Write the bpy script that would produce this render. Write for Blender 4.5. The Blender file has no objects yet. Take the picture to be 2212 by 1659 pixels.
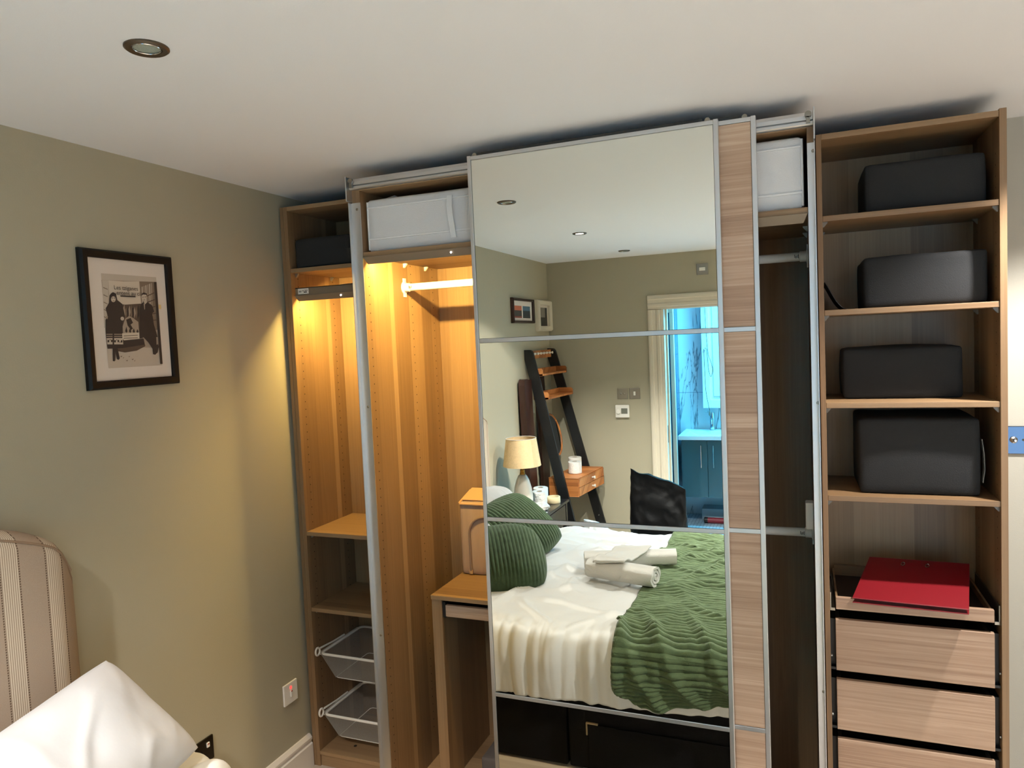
import bpy, math, random
from math import pi, sin, cos, radians
from mathutils import Vector, Matrix, noise
random.seed(7)
SC = bpy.context.scene
COL = SC.collection

# ---------------------------------------------------------------- camera
def camera():
    W, FPX = 2212, 1564.675
    yaw, pitch, roll = (radians(a) for a in (21.9275, -3.3348, -2.5381))
    fw = Vector((-sin(yaw)*cos(pitch), cos(yaw)*cos(pitch), sin(pitch)))
    rt = Vector((cos(yaw), sin(yaw), 0)); up = rt.cross(fw)
    r2 = rt*cos(roll) + up*sin(roll); u2 = -rt*sin(roll) + up*cos(roll)
    cd = bpy.data.cameras.new('camera'); cam = bpy.data.objects.new('camera', cd)
    cd.sensor_width = 36; cd.sensor_fit = 'HORIZONTAL'; cd.lens = FPX*36/W; cd.clip_start = .02
    m = Matrix((r2, u2, -fw)).transposed().to_4x4(); m.translation = (1.9772, -2.4468, 1.7708)
    cam.matrix_world = m; COL.objects.link(cam); SC.camera = cam
camera()

# ---------------------------------------------------------------- light and exposure
vs = SC.view_settings
vs.view_transform = 'Standard'; vs.look = 'None'; vs.gamma = 1; vs.use_curve_mapping = False
vs.exposure = 0.3
SC.cycles.sample_clamp_indirect = 4.0
SC.cycles.max_bounces = 10
SC.cycles.diffuse_bounces = 6
SKY = (0.42, 0.70, 1.0); SKY_STRENGTH = 4.2
LED_WARM = (1.0, .68, .20); LED_POWER = 42.
SPOT_COL = (1.0, .965, .93); SPOT_POWER = 255.
BATH_COL = (.10, .60, 1.0); BATH_POWER = 120.
wd = bpy.data.worlds.new('daylight'); SC.world = wd; wd.use_nodes = True
wd.node_tree.nodes['Background'].inputs[0].default_value = (*SKY, 1)
wd.node_tree.nodes['Background'].inputs[1].default_value = SKY_STRENGTH

# room numbers (metres): X along the wardrobe, Y into the wardrobe, Z up
XW, YB, YR, ZC, XR = -.015, .352, -3.978, 2.415, 4.3
def light(name, kind, loc, rot=(0,0,0), parent=None, **kw):
    l = bpy.data.lights.new(name, kind)
    for k, v in kw.items(): setattr(l, k, v)
    o = bpy.data.objects.new(name, l); COL.objects.link(o); o.location = loc; o.rotation_euler = rot
    if parent: o.parent = parent; o.location = Vector(loc) - parent.location
    return o
# portal in the glazed opening of the rear wall (daylight comes from the world)
p = light('window_daylight', 'AREA', (3.45, YR-.06, 1.15), (pi/2, 0, 0), shape='RECTANGLE', size=1.3, size_y=1.9)
p.data.cycles.is_portal = True

# ---------------------------------------------------------------- materials
def lin(c):
    return tuple(((x/255)/12.92 if x/255 <= .04045 else ((x/255+.055)/1.055)**2.4) for x in c)
MATS = {}
def mat(name, rgb, rough=.6, metal=0., bump=0., bscale=80., var=0., vscale=6., sheen=0., emit=None, estr=0., spec=.5, coat=0., trans=0., alpha=1., stretch=None):
    if name in MATS: return MATS[name]
    m = bpy.data.materials.new(name); m.use_nodes = True; MATS[name] = m
    nt = m.node_tree; N = nt.nodes; L = nt.links; b = N['Principled BSDF']
    c = lin(rgb)
    b.inputs['Base Color'].default_value = (*c, 1); b.inputs['Roughness'].default_value = rough
    b.inputs['Metallic'].default_value = metal; b.inputs['Specular IOR Level'].default_value = spec
    if sheen: b.inputs['Sheen Weight'].default_value = sheen; b.inputs['Sheen Roughness'].default_value = .4
    if coat: b.inputs['Coat Weight'].default_value = coat
    if trans: b.inputs['Transmission Weight'].default_value = trans
    if alpha < 1: b.inputs['Alpha'].default_value = alpha
    if emit: b.inputs['Emission Color'].default_value = (*emit, 1); b.inputs['Emission Strength'].default_value = estr
    if bump or var:
        tc = N.new('ShaderNodeTexCoord'); mp = N.new('ShaderNodeMapping'); L.new(tc.outputs['Object'], mp.inputs[0])
        if stretch: mp.inputs['Scale'].default_value = stretch
    if var:
        n = N.new('ShaderNodeTexNoise'); n.inputs['Scale'].default_value = vscale; n.inputs['Detail'].default_value = 4
        L.new(mp.outputs[0], n.inputs['Vector'])
        r = N.new('ShaderNodeValToRGB'); r.color_ramp.elements[0].position = .3; r.color_ramp.elements[1].position = .7
        r.color_ramp.elements[0].color = (*[x*(1-var) for x in c], 1); r.color_ramp.elements[1].color = (*[min(1, x*(1+var)) for x in c], 1)
        L.new(n.outputs[0], r.inputs[0]); L.new(r.outputs[0], b.inputs['Base Color'])
    if bump:
        n = N.new('ShaderNodeTexNoise'); n.inputs['Scale'].default_value = bscale; n.inputs['Detail'].default_value = 5
        L.new(mp.outputs[0], n.inputs['Vector'])
        bp = N.new('ShaderNodeBump'); bp.inputs['Strength'].default_value = bump; bp.inputs['Distance'].default_value = .01
        L.new(n.outputs[0], bp.inputs['Height']); L.new(bp.outputs[0], b.inputs['Normal'])
    return m
def math_node(nt, op, a, b=None):
    n = nt.nodes.new('ShaderNodeMath'); n.operation = op
    for i, x in enumerate((a, b)):
        if x is None: continue
        if isinstance(x, (int, float)): n.inputs[i].default_value = x
        else: nt.links.new(x, n.inputs[i])
    return n.outputs[0]
def wood(name, grain, tones, plank=.075, rough=.45, streak=.35):
    """laminated oak: planks of different tone, fine streaks along the grain ('z' or 'x')"""
    m = bpy.data.materials.new(name); m.use_nodes = True; MATS[name] = m
    nt = m.node_tree; N = nt.nodes; L = nt.links; b = N['Principled BSDF']
    tc = N.new('ShaderNodeTexCoord'); sp = N.new('ShaderNodeSeparateXYZ'); L.new(tc.outputs['Object'], sp.inputs[0])
    oi = N.new('ShaderNodeObjectInfo')
    x, y, z = sp.outputs
    along, across = (z, math_node(nt, 'ADD', x, y)) if grain == 'z' else (x, math_node(nt, 'ADD', y, z))
    off = math_node(nt, 'MULTIPLY', oi.outputs['Random'], 7.3)
    ac = math_node(nt, 'ADD', across, off)
    cell = math_node(nt, 'MULTIPLY', ac, 1/plank)
    w1 = N.new('ShaderNodeTexNoise'); w1.noise_dimensions = '1D'; w1.inputs['Scale'].default_value = .9; w1.inputs['Detail'].default_value = 0
    L.new(cell, w1.inputs['W'])
    cell2 = math_node(nt, 'ADD', cell, math_node(nt, 'MULTIPLY', w1.outputs[0], 1.6))
    fl = math_node(nt, 'FLOOR', cell2)
    wn = N.new('ShaderNodeTexWhiteNoise'); wn.noise_dimensions = '1D'; L.new(fl, wn.inputs['W'])
    # fine grain
    cb = N.new('ShaderNodeCombineXYZ')
    L.new(math_node(nt, 'MULTIPLY', along, 1.6), cb.inputs[0]); L.new(math_node(nt, 'MULTIPLY', ac, 95.), cb.inputs[1])
    L.new(math_node(nt, 'MULTIPLY', wn.outputs[0], 9.), cb.inputs[2])
    gr = N.new('ShaderNodeTexNoise'); gr.inputs['Scale'].default_value = 1.; gr.inputs['Detail'].default_value = 6; gr.inputs['Roughness'].default_value = .65
    gr.inputs['Distortion'].default_value = .9
    L.new(cb.outputs[0], gr.inputs['Vector'])
    mixv = math_node(nt, 'ADD', math_node(nt, 'MULTIPLY', wn.outputs[0], 1-streak), math_node(nt, 'MULTIPLY', math_node(nt, 'SUBTRACT', math_node(nt, 'MULTIPLY', gr.outputs[0], 2.2), .6), streak))
    r = N.new('ShaderNodeValToRGB'); L.new(mixv, r.inputs[0])
    els = r.color_ramp.elements
    els[0].position = 0; els[0].color = (*lin(tones[0]), 1); els[1].position = 1; els[1].color = (*lin(tones[-1]), 1)
    for i, t in enumerate(tones[1:-1]):
        e = els.new((i+1)/(len(tones)-1)); e.color = (*lin(t), 1)
    L.new(r.outputs[0], b.inputs['Base Color']); b.inputs['Roughness'].default_value = rough
    bp = N.new('ShaderNodeBump'); bp.inputs['Strength'].default_value = .12; bp.inputs['Distance'].default_value = .004
    L.new(gr.outputs[0], bp.inputs['Height']); L.new(bp.outputs[0], b.inputs['Normal'])
    return m
OAK = [(106, 80, 54), (126, 98, 68), (142, 113, 80), (158, 129, 95)]
wood_v = wood('oak_upright_grain', 'z', OAK)
wood_h = wood('oak_level_grain', 'x', OAK)
DOAK = [(128, 98, 78), (158, 128, 104), (178, 150, 126), (202, 178, 154)]
wood_d = wood('oak_front_grain', 'x', DOAK, plank=.1, streak=.62)
ACA = [(112, 62, 26), (150, 88, 40), (178, 112, 58), (196, 134, 76)]
wood_a = wood('acacia', 'x', ACA, plank=.045)
wood_k = wood('dark_walnut', 'z', [(28, 13, 8), (44, 20, 12), (58, 28, 17), (38, 17, 10)], plank=.09, rough=.35)
M_wall = mat('sage_paint', (158, 151, 130), .75, bump=.05, bscale=220)
M_wall_b = mat('pale_cream_paint', (166, 163, 151), .75, bump=.05, bscale=220)
M_ceil = mat('ceiling_paint', (230, 233, 238), .85, bump=.04, bscale=260)
M_trim = mat('cream_gloss', (202, 193, 174), .35)
M_skirt = mat('skirting_white', (205, 198, 188), .4)
M_floor = wood('floor_oak', 'x', [(168, 152, 134), (184, 168, 150), (198, 184, 166)], plank=.13)
M_alu = mat('brushed_aluminium', (208, 208, 208), .42, 1., bump=.04, bscale=60, stretch=(1, 1, .02))
M_alu_d = mat('aluminium_dark_edge', (70, 70, 70), .5, 1.)
M_mirror = mat('silvered_glass', (236, 240, 234), .0, 1.)
M_greybar = mat('taupe_lacquer', (120, 104, 84), .4)
M_white_met = mat('white_enamel', (226, 222, 212), .35)
M_wbox = mat('white_fabric', (214, 214, 214), .9, bump=.15, bscale=400, var=.03)
M_seam = mat('white_tape', (228, 228, 228), .85, bump=.2, bscale=500)
M_dbox = mat('charcoal_fabric', (25, 26, 27), .85, bump=.15, bscale=400, var=.06)
M_dseam = mat('charcoal_tape', (36, 38, 39), .85)
M_bag = mat('taupe_canvas', (168, 142, 122), .9, bump=.2, bscale=300, var=.06, vscale=20, stretch=(3, 3, .4))
M_bagt = mat('tan_trim', (190, 152, 112), .8, bump=.1, bscale=300)
M_bagz = mat('bag_piping', (122, 100, 88), .8)
M_red = mat('red_cover', (118, 4, 18), .45, bump=.03, bscale=200)
M_black = mat('black_metal', (14, 14, 15), .45)
M_blacksh = mat('black_lacquer', (10, 10, 11), .2)
M_dwood_in = mat('drawer_dark', (50, 38, 30), .6)
M_chrome = mat('chrome', (200, 200, 200), .15, 1.)
M_plast = mat('white_plastic', (224, 220, 212), .35)
M_brnz = mat('bronze_ring', (92, 80, 66), .4, .8)
M_lampglass = mat('lamp_glass', (150, 160, 150), .25, 0., bump=.3, bscale=300)
M_nickel = mat('black_nickel', (70, 66, 58), .28, 1.)
M_steel = mat('satin_steel', (150, 145, 135), .35, 1.)
M_mirsteel = mat('polished_steel', (84, 90, 102), .1, 1.)
M_clip = mat('smoky_plastic', (118, 112, 102), .4)
M_dark = mat('dark_hole', (20, 12, 7), .8)
M_blackfr = mat('black_frame', (7, 6, 6), .5, spec=.25)
M_matb = mat('mount_board', (206, 194, 182), .9)
M_duvet = mat('white_cotton', (218, 218, 217), .85, bump=.06, bscale=40, sheen=.15)
M_pillow = mat('white_pillowcase', (190, 188, 186), .85, bump=.08, bscale=30, sheen=.15)
M_towel = mat('white_terry', (228, 225, 218), .95, bump=.5, bscale=500, sheen=.3)
M_cush = mat('green_cord_fleece', (52, 67, 45), .95, bump=.3, bscale=350, var=.16, vscale=30, sheen=.12, spec=.2)
M_throw = mat('green_throw_fleece', (86, 101, 72), .95, bump=.3, bscale=350, var=.16, vscale=30, sheen=.15, spec=.2)
M_velvet = mat('black_velvet', (9, 7, 8), .85, bump=.1, bscale=200, var=.2, vscale=12, spec=.2)
M_shade = mat('linen_shade', (214, 184, 140), .9, bump=.25, bscale=300, var=.06, vscale=60)
M_cer = mat('glazed_ceramic', (208, 200, 186), .2, var=.04, vscale=8)
M_brass = mat('brass', (150, 110, 50), .35, 1.)
M_marbk = mat('black_marble', (22, 22, 23), .22, var=.5, vscale=9)
M_paper = mat('tissue_paper', (230, 226, 220), .95, bump=.4, bscale=90)
M_tape = mat('masking_tape', (226, 206, 164), .7)
M_bin = mat('black_polythene', (3, 3, 4), .5, bump=.2, bscale=30, spec=.1)
M_poly = mat('white_polythene', (205, 208, 210), .35, bump=.5, bscale=14)
M_teal = mat('teal_gloss', (52, 84, 92), .3)
M_basin = mat('basin_ceramic', (228, 232, 232), .15)
M_tileblue = mat('blue_slate_tile', (60, 100, 130), .25)
M_glow = mat('sensor_glow', (240, 240, 240), .3, emit=(1, 1, 1), estr=4)
M_neon = mat('neon_red', (200, 20, 20), .4, emit=(1, .02, .02), estr=4)
M_mesh = mat('grey_mesh', (150, 146, 138), .5)
M_ledd = mat('led_diffuser', (255, 240, 210), .5, emit=LED_WARM, estr=9)
M_lens = mat('lit_lamp_lens', (255, 250, 240), .5, emit=(1, .93, .8), estr=30)

# marble
def marble(name, base, vein):
    m = bpy.data.materials.new(name); m.use_nodes = True; nt = m.node_tree; N = nt.nodes; L = nt.links; b = N['Principled BSDF']
    tc = N.new('ShaderNodeTexCoord'); mp = N.new('ShaderNodeMapping'); L.new(tc.outputs['Object'], mp.inputs[0])
    mp.inputs['Rotation'].default_value = (0, .5, 0); mp.inputs['Scale'].default_value = (2.6, 2.6, .55)
    w = N.new('ShaderNodeTexNoise'); w.inputs['Scale'].default_value = 1.8; w.inputs['Detail'].default_value = 5; w.inputs['Distortion'].default_value = .7
    L.new(mp.outputs[0], w.inputs['Vector'])
    a = math_node(nt, 'ABSOLUTE', math_node(nt, 'SUBTRACT', w.outputs[0], .5))
    r = N.new('ShaderNodeValToRGB'); L.new(a, r.inputs[0])
    r.color_ramp.elements[0].position = 0; r.color_ramp.elements[0].color = (*lin(vein), 1)
    r.color_ramp.elements[1].position = .014; r.color_ramp.elements[1].color = (*lin(base), 1)
    L.new(r.outputs[0], b.inputs['Base Color']); b.inputs['Roughness'].default_value = .2
    return m
M_marble = marble('white_marble', (206, 212, 216), (100, 112, 124))
# small mosaic on the bathroom floor
def mosaic(name):
    m = bpy.data.materials.new(name); m.use_nodes = True; nt = m.node_tree; N = nt.nodes; L = nt.links; b = N['Principled BSDF']
    tc = N.new('ShaderNodeTexCoord'); br = N.new('ShaderNodeTexBrick'); L.new(tc.outputs['Object'], br.inputs[0])
    br.offset = 0; br.inputs['Scale'].default_value = 1; br.inputs['Brick Width'].default_value = .03; br.inputs['Row Height'].default_value = .03; br.inputs['Mortar Size'].default_value = .0025
    br.inputs['Color1'].default_value = (*lin((200, 206, 210)), 1); br.inputs['Color2'].default_value = (*lin((176, 184, 190)), 1); br.inputs['Mortar'].default_value = (*lin((120, 128, 134)), 1)
    L.new(br.outputs[0], b.inputs['Base Color']); b.inputs['Roughness'].default_value = .3
    return m
M_mosaic = mosaic('marble_mosaic')
# striped linen of the headboard (stripes run up the cloth)
def stripes(name):
    m = bpy.data.materials.new(name); m.use_nodes = True; nt = m.node_tree; N = nt.nodes; L = nt.links; b = N['Principled BSDF']
    tc = N.new('ShaderNodeTexCoord'); sp = N.new('ShaderNodeSeparateXYZ'); L.new(tc.outputs['Object'], sp.inputs[0])
    t = math_node(nt, 'FRACT', math_node(nt, 'MULTIPLY', math_node(nt, 'SUBTRACT', .68, sp.outputs[1]), 1/.118))
    def band(a, c):
        return math_node(nt, 'MULTIPLY', math_node(nt, 'GREATER_THAN', t, a), math_node(nt, 'LESS_THAN', t, c))
    pins = math_node(nt, 'MULTIPLY', band(.43, .79), math_node(nt, 'GREATER_THAN', math_node(nt, 'FRACT', math_node(nt, 'MULTIPLY', t, 22.)), .55))
    dots = math_node(nt, 'GREATER_THAN', math_node(nt, 'FRACT', math_node(nt, 'MULTIPLY', sp.outputs[2], 150.)), .35)
    dark = math_node(nt, 'MULTIPLY', math_node(nt, 'ADD', band(.39, .42), band(.80, .83)), dots)
    nz = N.new('ShaderNodeTexNoise'); nz.inputs['Scale'].default_value = 500; L.new(tc.outputs['Object'], nz.inputs[0])
    def mix(f, a, c):
        n = N.new('ShaderNodeMix'); n.data_type = 'RGBA'; L.new(f, n.inputs[0])
        for k, q in ((6, a), (7, c)):
            if isinstance(q, tuple): n.inputs[k].default_value = (*lin(q), 1)
            else: L.new(q, n.inputs[k])
        return n.outputs[2]
    c = mix(nz.outputs[0], (138, 119, 101), (158, 139, 119)); c = mix(pins, c, (196, 182, 160)); c = mix(dark, c, (86, 66, 48))
    L.new(c, b.inputs['Base Color']); b.inputs['Roughness'].default_value = .9
    bp = N.new('ShaderNodeBump'); bp.inputs['Strength'].default_value = .2; bp.inputs['Distance'].default_value = .002; L.new(nz.outputs[0], bp.inputs['Height']); L.new(bp.outputs[0], b.inputs['Normal'])
    return m
M_stripe = stripes('striped_linen')
def flat(rgb): return mat('print_%d_%d_%d' % rgb, rgb, .8)

# ---------------------------------------------------------------- mesh helpers
class MB:
    def __init__(s): s.v = []; s.f = []; s.m = []; s.mi = 0
    def add(s, vs, fs):
        o = len(s.v); s.v += [Vector(a) for a in vs]; s.f += [tuple(i+o for i in f) for f in fs]; s.m += [s.mi]*len(fs); return s
    def box(s, x0, x1, y0, y1, z0, z1):
        return s.add([(x0,y0,z0),(x1,y0,z0),(x1,y1,z0),(x0,y1,z0),(x0,y0,z1),(x1,y0,z1),(x1,y1,z1),(x0,y1,z1)],
                     [(0,3,2,1),(4,5,6,7),(0,1,5,4),(1,2,6,5),(2,3,7,6),(3,0,4,7)])
    def prism(s, poly, axis, a, b):
        """poly in the two other axes (order x,y,z), extruded a..b along axis"""
        n = len(poly)
        def P(p, t): return {'x': (t, p[0], p[1]), 'y': (p[0], t, p[1]), 'z': (p[0], p[1], t)}[axis]
        return s.add([P(p, a) for p in poly]+[P(p, b) for p in poly],
                     [tuple(range(n)), tuple(range(2*n-1, n-1, -1))]+[(i, (i+1) % n, n+(i+1) % n, n+i) for i in range(n)])
    def tube(s, pts, r, n=10, closed=False, flatten=1.):
        pts = [Vector(p) for p in pts]; k = len(pts); rs = r if isinstance(r, (list, tuple)) else [r]*k
        vs = []; ref = None
        for i, p in enumerate(pts):
            a = pts[(i-1) % k] if (closed or i > 0) else p; b = pts[(i+1) % k] if (closed or i < k-1) else p
            t = (b-a).normalized()
            if ref is None or abs(ref.dot(t)) > .95: ref = Vector((0, 0, 1)) if abs(t.z) < .9 else Vector((1, 0, 0))
            u = t.cross(ref).normalized(); w = u.cross(t).normalized(); ref = w
            vs += [p+(u*cos(2*pi*j/n)+w*sin(2*pi*j/n)*flatten)*rs[i] for j in range(n)]
        fs = []
        for i in range(k if closed else k-1):
            for j in range(n):
                a, b = i*n+j, i*n+(j+1) % n; c, d = ((i+1) % k)*n+(j+1) % n, ((i+1) % k)*n+j
                fs.append((a, b, c, d))
        if not closed: fs += [tuple(range(n-1, -1, -1)), tuple(range((k-1)*n, k*n))]
        return s.add(vs, fs)
    def lathe(s, prof, c, n=32, axis='z'):
        c = Vector(c); vs = []; k = len(prof)
        for r, h in prof:
            for j in range(n):
                a = 2*pi*j/n
                q = {'z': (r*cos(a), r*sin(a), h), 'y': (r*cos(a), h, r*sin(a)), 'x': (h, r*cos(a), r*sin(a))}[axis]
                vs.append(c+Vector(q))
        fs = [(i*n+j, i*n+(j+1) % n, (i+1)*n+(j+1) % n, (i+1)*n+j) for i in range(k-1) for j in range(n)]
        if prof[0][0] > 0: fs.append(tuple(range(n-1, -1, -1)))
        if prof[-1][0] > 0: fs.append(tuple(range((k-1)*n, k*n)))
        return s.add(vs, fs)
    def grid(s, fn, nu, nv, wrap=False):
        vs = [fn(i/(nu-1 if not wrap else nu), j/(nv-1)) for i in range(nu) for j in range(nv)]
        fs = [(i*nv+j, ((i+1) % nu)*nv+j, ((i+1) % nu)*nv+j+1, i*nv+j+1) for i in range(nu if wrap else nu-1) for j in range(nv-1)]
        return s.add(vs, fs)
    def moved(s, M):
        s.v = [M @ a for a in s.v]; return s
def obj(name, mb, m, parent=None, smooth=False, bevel=0., seg=2, solid=0.):
    """one mesh object; vertices come in world coordinates, the origin goes to the base of the thing"""
    mats = m if isinstance(m, (list, tuple)) else [m]
    if parent is not None: org = Vector(parent['_org'])
    else:
        xs = [a.x for a in mb.v]; ys = [a.y for a in mb.v]; zs = [a.z for a in mb.v]
        org = Vector(((min(xs)+max(xs))/2, (min(ys)+max(ys))/2, min(zs)))
    me = bpy.data.meshes.new(name); me.from_pydata([a-org for a in mb.v], [], mb.f)
    for q in mats: me.materials.append(q)
    me.polygons.foreach_set('material_index', mb.m)
    me.validate(); me.update()
    o = bpy.data.objects.new(name, me); COL.objects.link(o); o['_org'] = tuple(org)
    if parent is not None: o.parent = parent
    else: o.location = org
    if smooth:
        me.polygons.foreach_set('use_smooth', [True]*len(me.polygons)); me.set_sharp_from_angle(angle=radians(smooth if smooth > 1 else 40))
    if bevel:
        d = o.modifiers.new('bevel', 'BEVEL'); d.width = bevel; d.segments = seg; d.limit_method = 'ANGLE'
    if solid:
        d = o.modifiers.new('solid', 'SOLIDIFY'); d.thickness = solid; d.offset = 0
    return o
def tag(o, label, cat, group=None):
    o['label'] = label; o['category'] = cat
    if group: o['group'] = group
    return o
def thing(name, label, cat, loc, group=None):
    o = bpy.data.objects.new(name, None); COL.objects.link(o); o.location = loc; o['_org'] = tuple(loc); o.empty_display_size = .05
    return tag(o, label, cat, group)
def struct(name, mb, m, **kw):
    o = obj(name, mb, m, **kw); o['kind'] = 'structure'; return o
def B(*a): return MB().box(*a)
def sm(t): t = max(0, min(1, t)); return t*t*(3-2*t)
def nz(x, y=0, z=0): return noise.noise(Vector((x, y, z)))
def catmull(pts, n):
    out = []; k = len(pts); P = [Vector(p) for p in pts]
    for i in range(k-1):
        p0, p1, p2, p3 = P[max(i-1, 0)], P[i], P[i+1], P[min(i+2, k-1)]
        for j in range(n):
            t = j/n; out.append(.5*((2*p1)+(p2-p0)*t+(2*p0-5*p1+4*p2-p3)*t*t+(3*p1-p0-3*p2+p3)*t**3))
    out.append(P[-1]); return out
def text_mb(body, size, origin, ux, uy, lift=0.):
    """flat lettering: ux/uy = writing and up direction"""
    c = bpy.data.curves.new('letters', 'FONT'); c.body = body; c.size = size; c.align_x = 'CENTER'; c.align_y = 'CENTER'
    o = bpy.data.objects.new('letters', c); COL.objects.link(o); bpy.context.view_layer.update()
    me = bpy.data.meshes.new_from_object(o.evaluated_get(bpy.context.evaluated_depsgraph_get()))
    ux, uy, og = Vector(ux), Vector(uy), Vector(origin); nrm = ux.cross(uy)
    mb = MB().add([og+ux*v.co.x+uy*v.co.y+nrm*lift for v in me.vertices], [tuple(q.vertices) for q in me.polygons])
    bpy.data.objects.remove(o); bpy.data.curves.remove(c); bpy.data.meshes.remove(me)
    return mb

# ================================================================ THE ROOM
struct('floor', B(XW-.1, XR+.1, YR-.02, YB+.1, -.1, 0), M_floor)
struct('ceiling', B(XW-.1, XR+.1, YR-.14, YB+.1, ZC, ZC+.1), M_ceil)
struct('wall_left', B(XW-.1, XW, YR-.12, YB+.1, 0, ZC), M_wall)
struct('wall_back', B(XW, XR, YB, YB+.1, 0, ZC), M_wall_b)
DX0, DX1, DZ = .955, 1.72, 1.99
WX0, WX1, WZ0, WZ1 = 2.8, 4.1, .2, 2.1
w = B(XW, DX0-.02, YR-.12, YR, 0, ZC); w.box(DX1+.02, WX0, YR-.12, YR, 0, ZC); w.box(DX0-.02, DX1+.02, YR-.12, YR, DZ+.02, ZC)
w.box(WX1, XR, YR-.12, YR, 0, ZC); w.box(WX0, WX1, YR-.12, YR, 0, WZ0); w.box(WX0, WX1, YR-.12, YR, WZ1, ZC)
struct('wall_rear', w, M_wall)
struct('wall_right', B(XR, XR+.1, YR, YB, 0, ZC), M_wall)
w = MB()
for a in (WX0, WX1-.06, (WX0+WX1)/2-.03): w.box(a, a+.06, YR-.1, YR-.05, WZ0, WZ1)
w.box(WX0, WX1, YR-.1, YR-.05, WZ0, WZ0+.06); w.box(WX0, WX1, YR-.1, YR-.05, WZ1-.06, WZ1)
struct('window_1', w, M_plast, bevel=.004)
# skirting boards with a moulded top
def skirting(name, axis, a, b, at, sgn):
    prof = [(0, 0), (.02, 0), (.02, .1), (.014, .104), (.014, .112), (.018, .118), (.018, .126), (.008, .14), (0, .14)]
    mb = MB()
    if axis == 'y': mb.prism([(at+sgn*p[0], p[1]) for p in prof], 'y', a, b)
    else: mb.prism([(at+sgn*p[0], p[1]) for p in prof], 'x', a, b)
    return struct(name, mb, M_skirt)
skirting('baseboard_left', 'y', YR, -.004, XW, 1)
skirting('baseboard_rear', 'x', XW, .83, YR, 1)
skirting('baseboard_back', 'x', 2.53, XR, YB, -1)
# door opening to the bathroom: moulded architrave, lining, strike plate
def architrave(x0, x1, z):
    prof = [(0, 0), (0, .016), (.012, .02), (.03, .02), (.036, .014), (.06, .012), (.07, .018), (.088, .018), (.095, .010), (.11, .010), (.115, 0)]
    mb = MB()
    def leg(xin, s):   # s=-1: left leg, outer side to the left
        mb.prism([(xin+s*(.115-p[0]), YR+p[1]) for p in prof], 'z', 0, z+.0)
    leg(x0, -1); leg(x1, 1)
    mb.prism([(YR+p[1], z+.115-p[0]) for p in prof], 'x', x0-.115, x1+.115)
    return mb
t1 = struct('trim_1', architrave(DX0-.008, DX1+.008, DZ-.015), M_trim)
l = B(DX0-.02, DX0, YR-.14, YR+.004, 0, DZ); l.box(DX1, DX1+.02, YR-.14, YR+.004, 0, DZ); l.box(DX0-.02, DX1+.02, YR-.14, YR+.004, DZ, DZ+.02)
l.box(DX0, DX0+.014, YR-.11, YR-.07, 0, DZ); l.box(DX0, DX1, YR-.11, YR-.07, DZ-.014, DZ)
obj('door_lining', l, M_trim, t1, bevel=.002)
obj('strike_plate', B(DX0-.001, DX0+.002, YR-.055, YR-.03, .9, 1.04), M_steel, t1)

# ================================================================ BATHROOM behind the doorway
BX0, BX1, BY0, BY1 = .62, 2.3, YR-.12, -5.33
struct('floor_bathroom', B(BX0-.1, BX1+.1, BY1-.1, YR-.02, -.1, .002), M_mosaic)
struct('ceiling_bathroom', B(BX0-.1, BX1+.1, BY1-.1, BY0-.02, ZC, ZC+.1), M_ceil)
wb = struct('wall_bathroom_rear', B(BX0, BX1, BY1-.1, BY1, 0, ZC), M_tileblue)
wl = struct('wall_bathroom_left', B(BX0-.1, BX0, BY1-.1, BY0, 0, ZC), M_tileblue)
struct('wall_bathroom_right', B(BX1, BX1+.1, BY1-.1, BY0, 0, ZC), M_marble)
for x0, x1 in ((BX0, .847), (.85, 1.448), (1.451, 2.05), (2.053, BX1)):
    for z0, z1 in ((.004, 1.198), (1.201, ZC)):
        obj('wall_tile', B(x0, x1, BY1, BY1+.008, z0, z1), M_marble if x0 > .8 else M_tileblue, wb, bevel=.0015)
for k, (z0, z1) in enumerate(((.004, .52), (.523, 1.05), (1.053, 1.58), (1.583, 2.11), (2.113, ZC))):
    obj('wall_tile', B(.84, .85, BY1+.002, BY1+.18, z0, z1), M_tileblue, wl, bevel=.0015)
t = thing('shower_screen', 'tall cream framed shower screen post beside the marble wall', 'shower screen', (.8, -4.6, .002))
obj('post', B(.895, .93, -4.63, -4.59, .002, 1.965), M_trim, t, bevel=.004)
obj('top_rail', B(BX0, .93, -4.63, -4.59, 1.965, 2.0), M_trim, t, bevel=.004)
obj('bottom_rail', B(BX0, .895, -4.63, -4.59, .002, .04), M_trim, t, bevel=.004)
obj('glass_pane', B(BX0, .895, -4.613, -4.607, .04, 1.965), mat('shower_glass', (190, 225, 235), .02, trans=1.), t)
t = thing('vanity_unit', 'teal two door bathroom vanity hung on the marble wall', 'vanity', (1.2, -5.08, .275))
obj('body', B(.93, 1.47, BY1+.008, -4.85, .275, .805), M_teal, t, bevel=.002)
for x0, x1, hx in ((.93, 1.159, 1.105), (1.162, 1.47, 1.215)):
    d = obj('door', B(x0, x1, -4.85, -4.83, .277, .80), M_teal, t, bevel=.003)
    obj('handle', MB().tube([(hx, -4.825, .55), (hx, -4.808, .555), (hx, -4.808, .755), (hx, -4.825, .76)], .006, 8), M_chrome, d, smooth=True)
t = thing('wash_basin', 'white ceramic basin set on the teal vanity', 'basin', (1.2, -5.06, .805))
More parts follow.
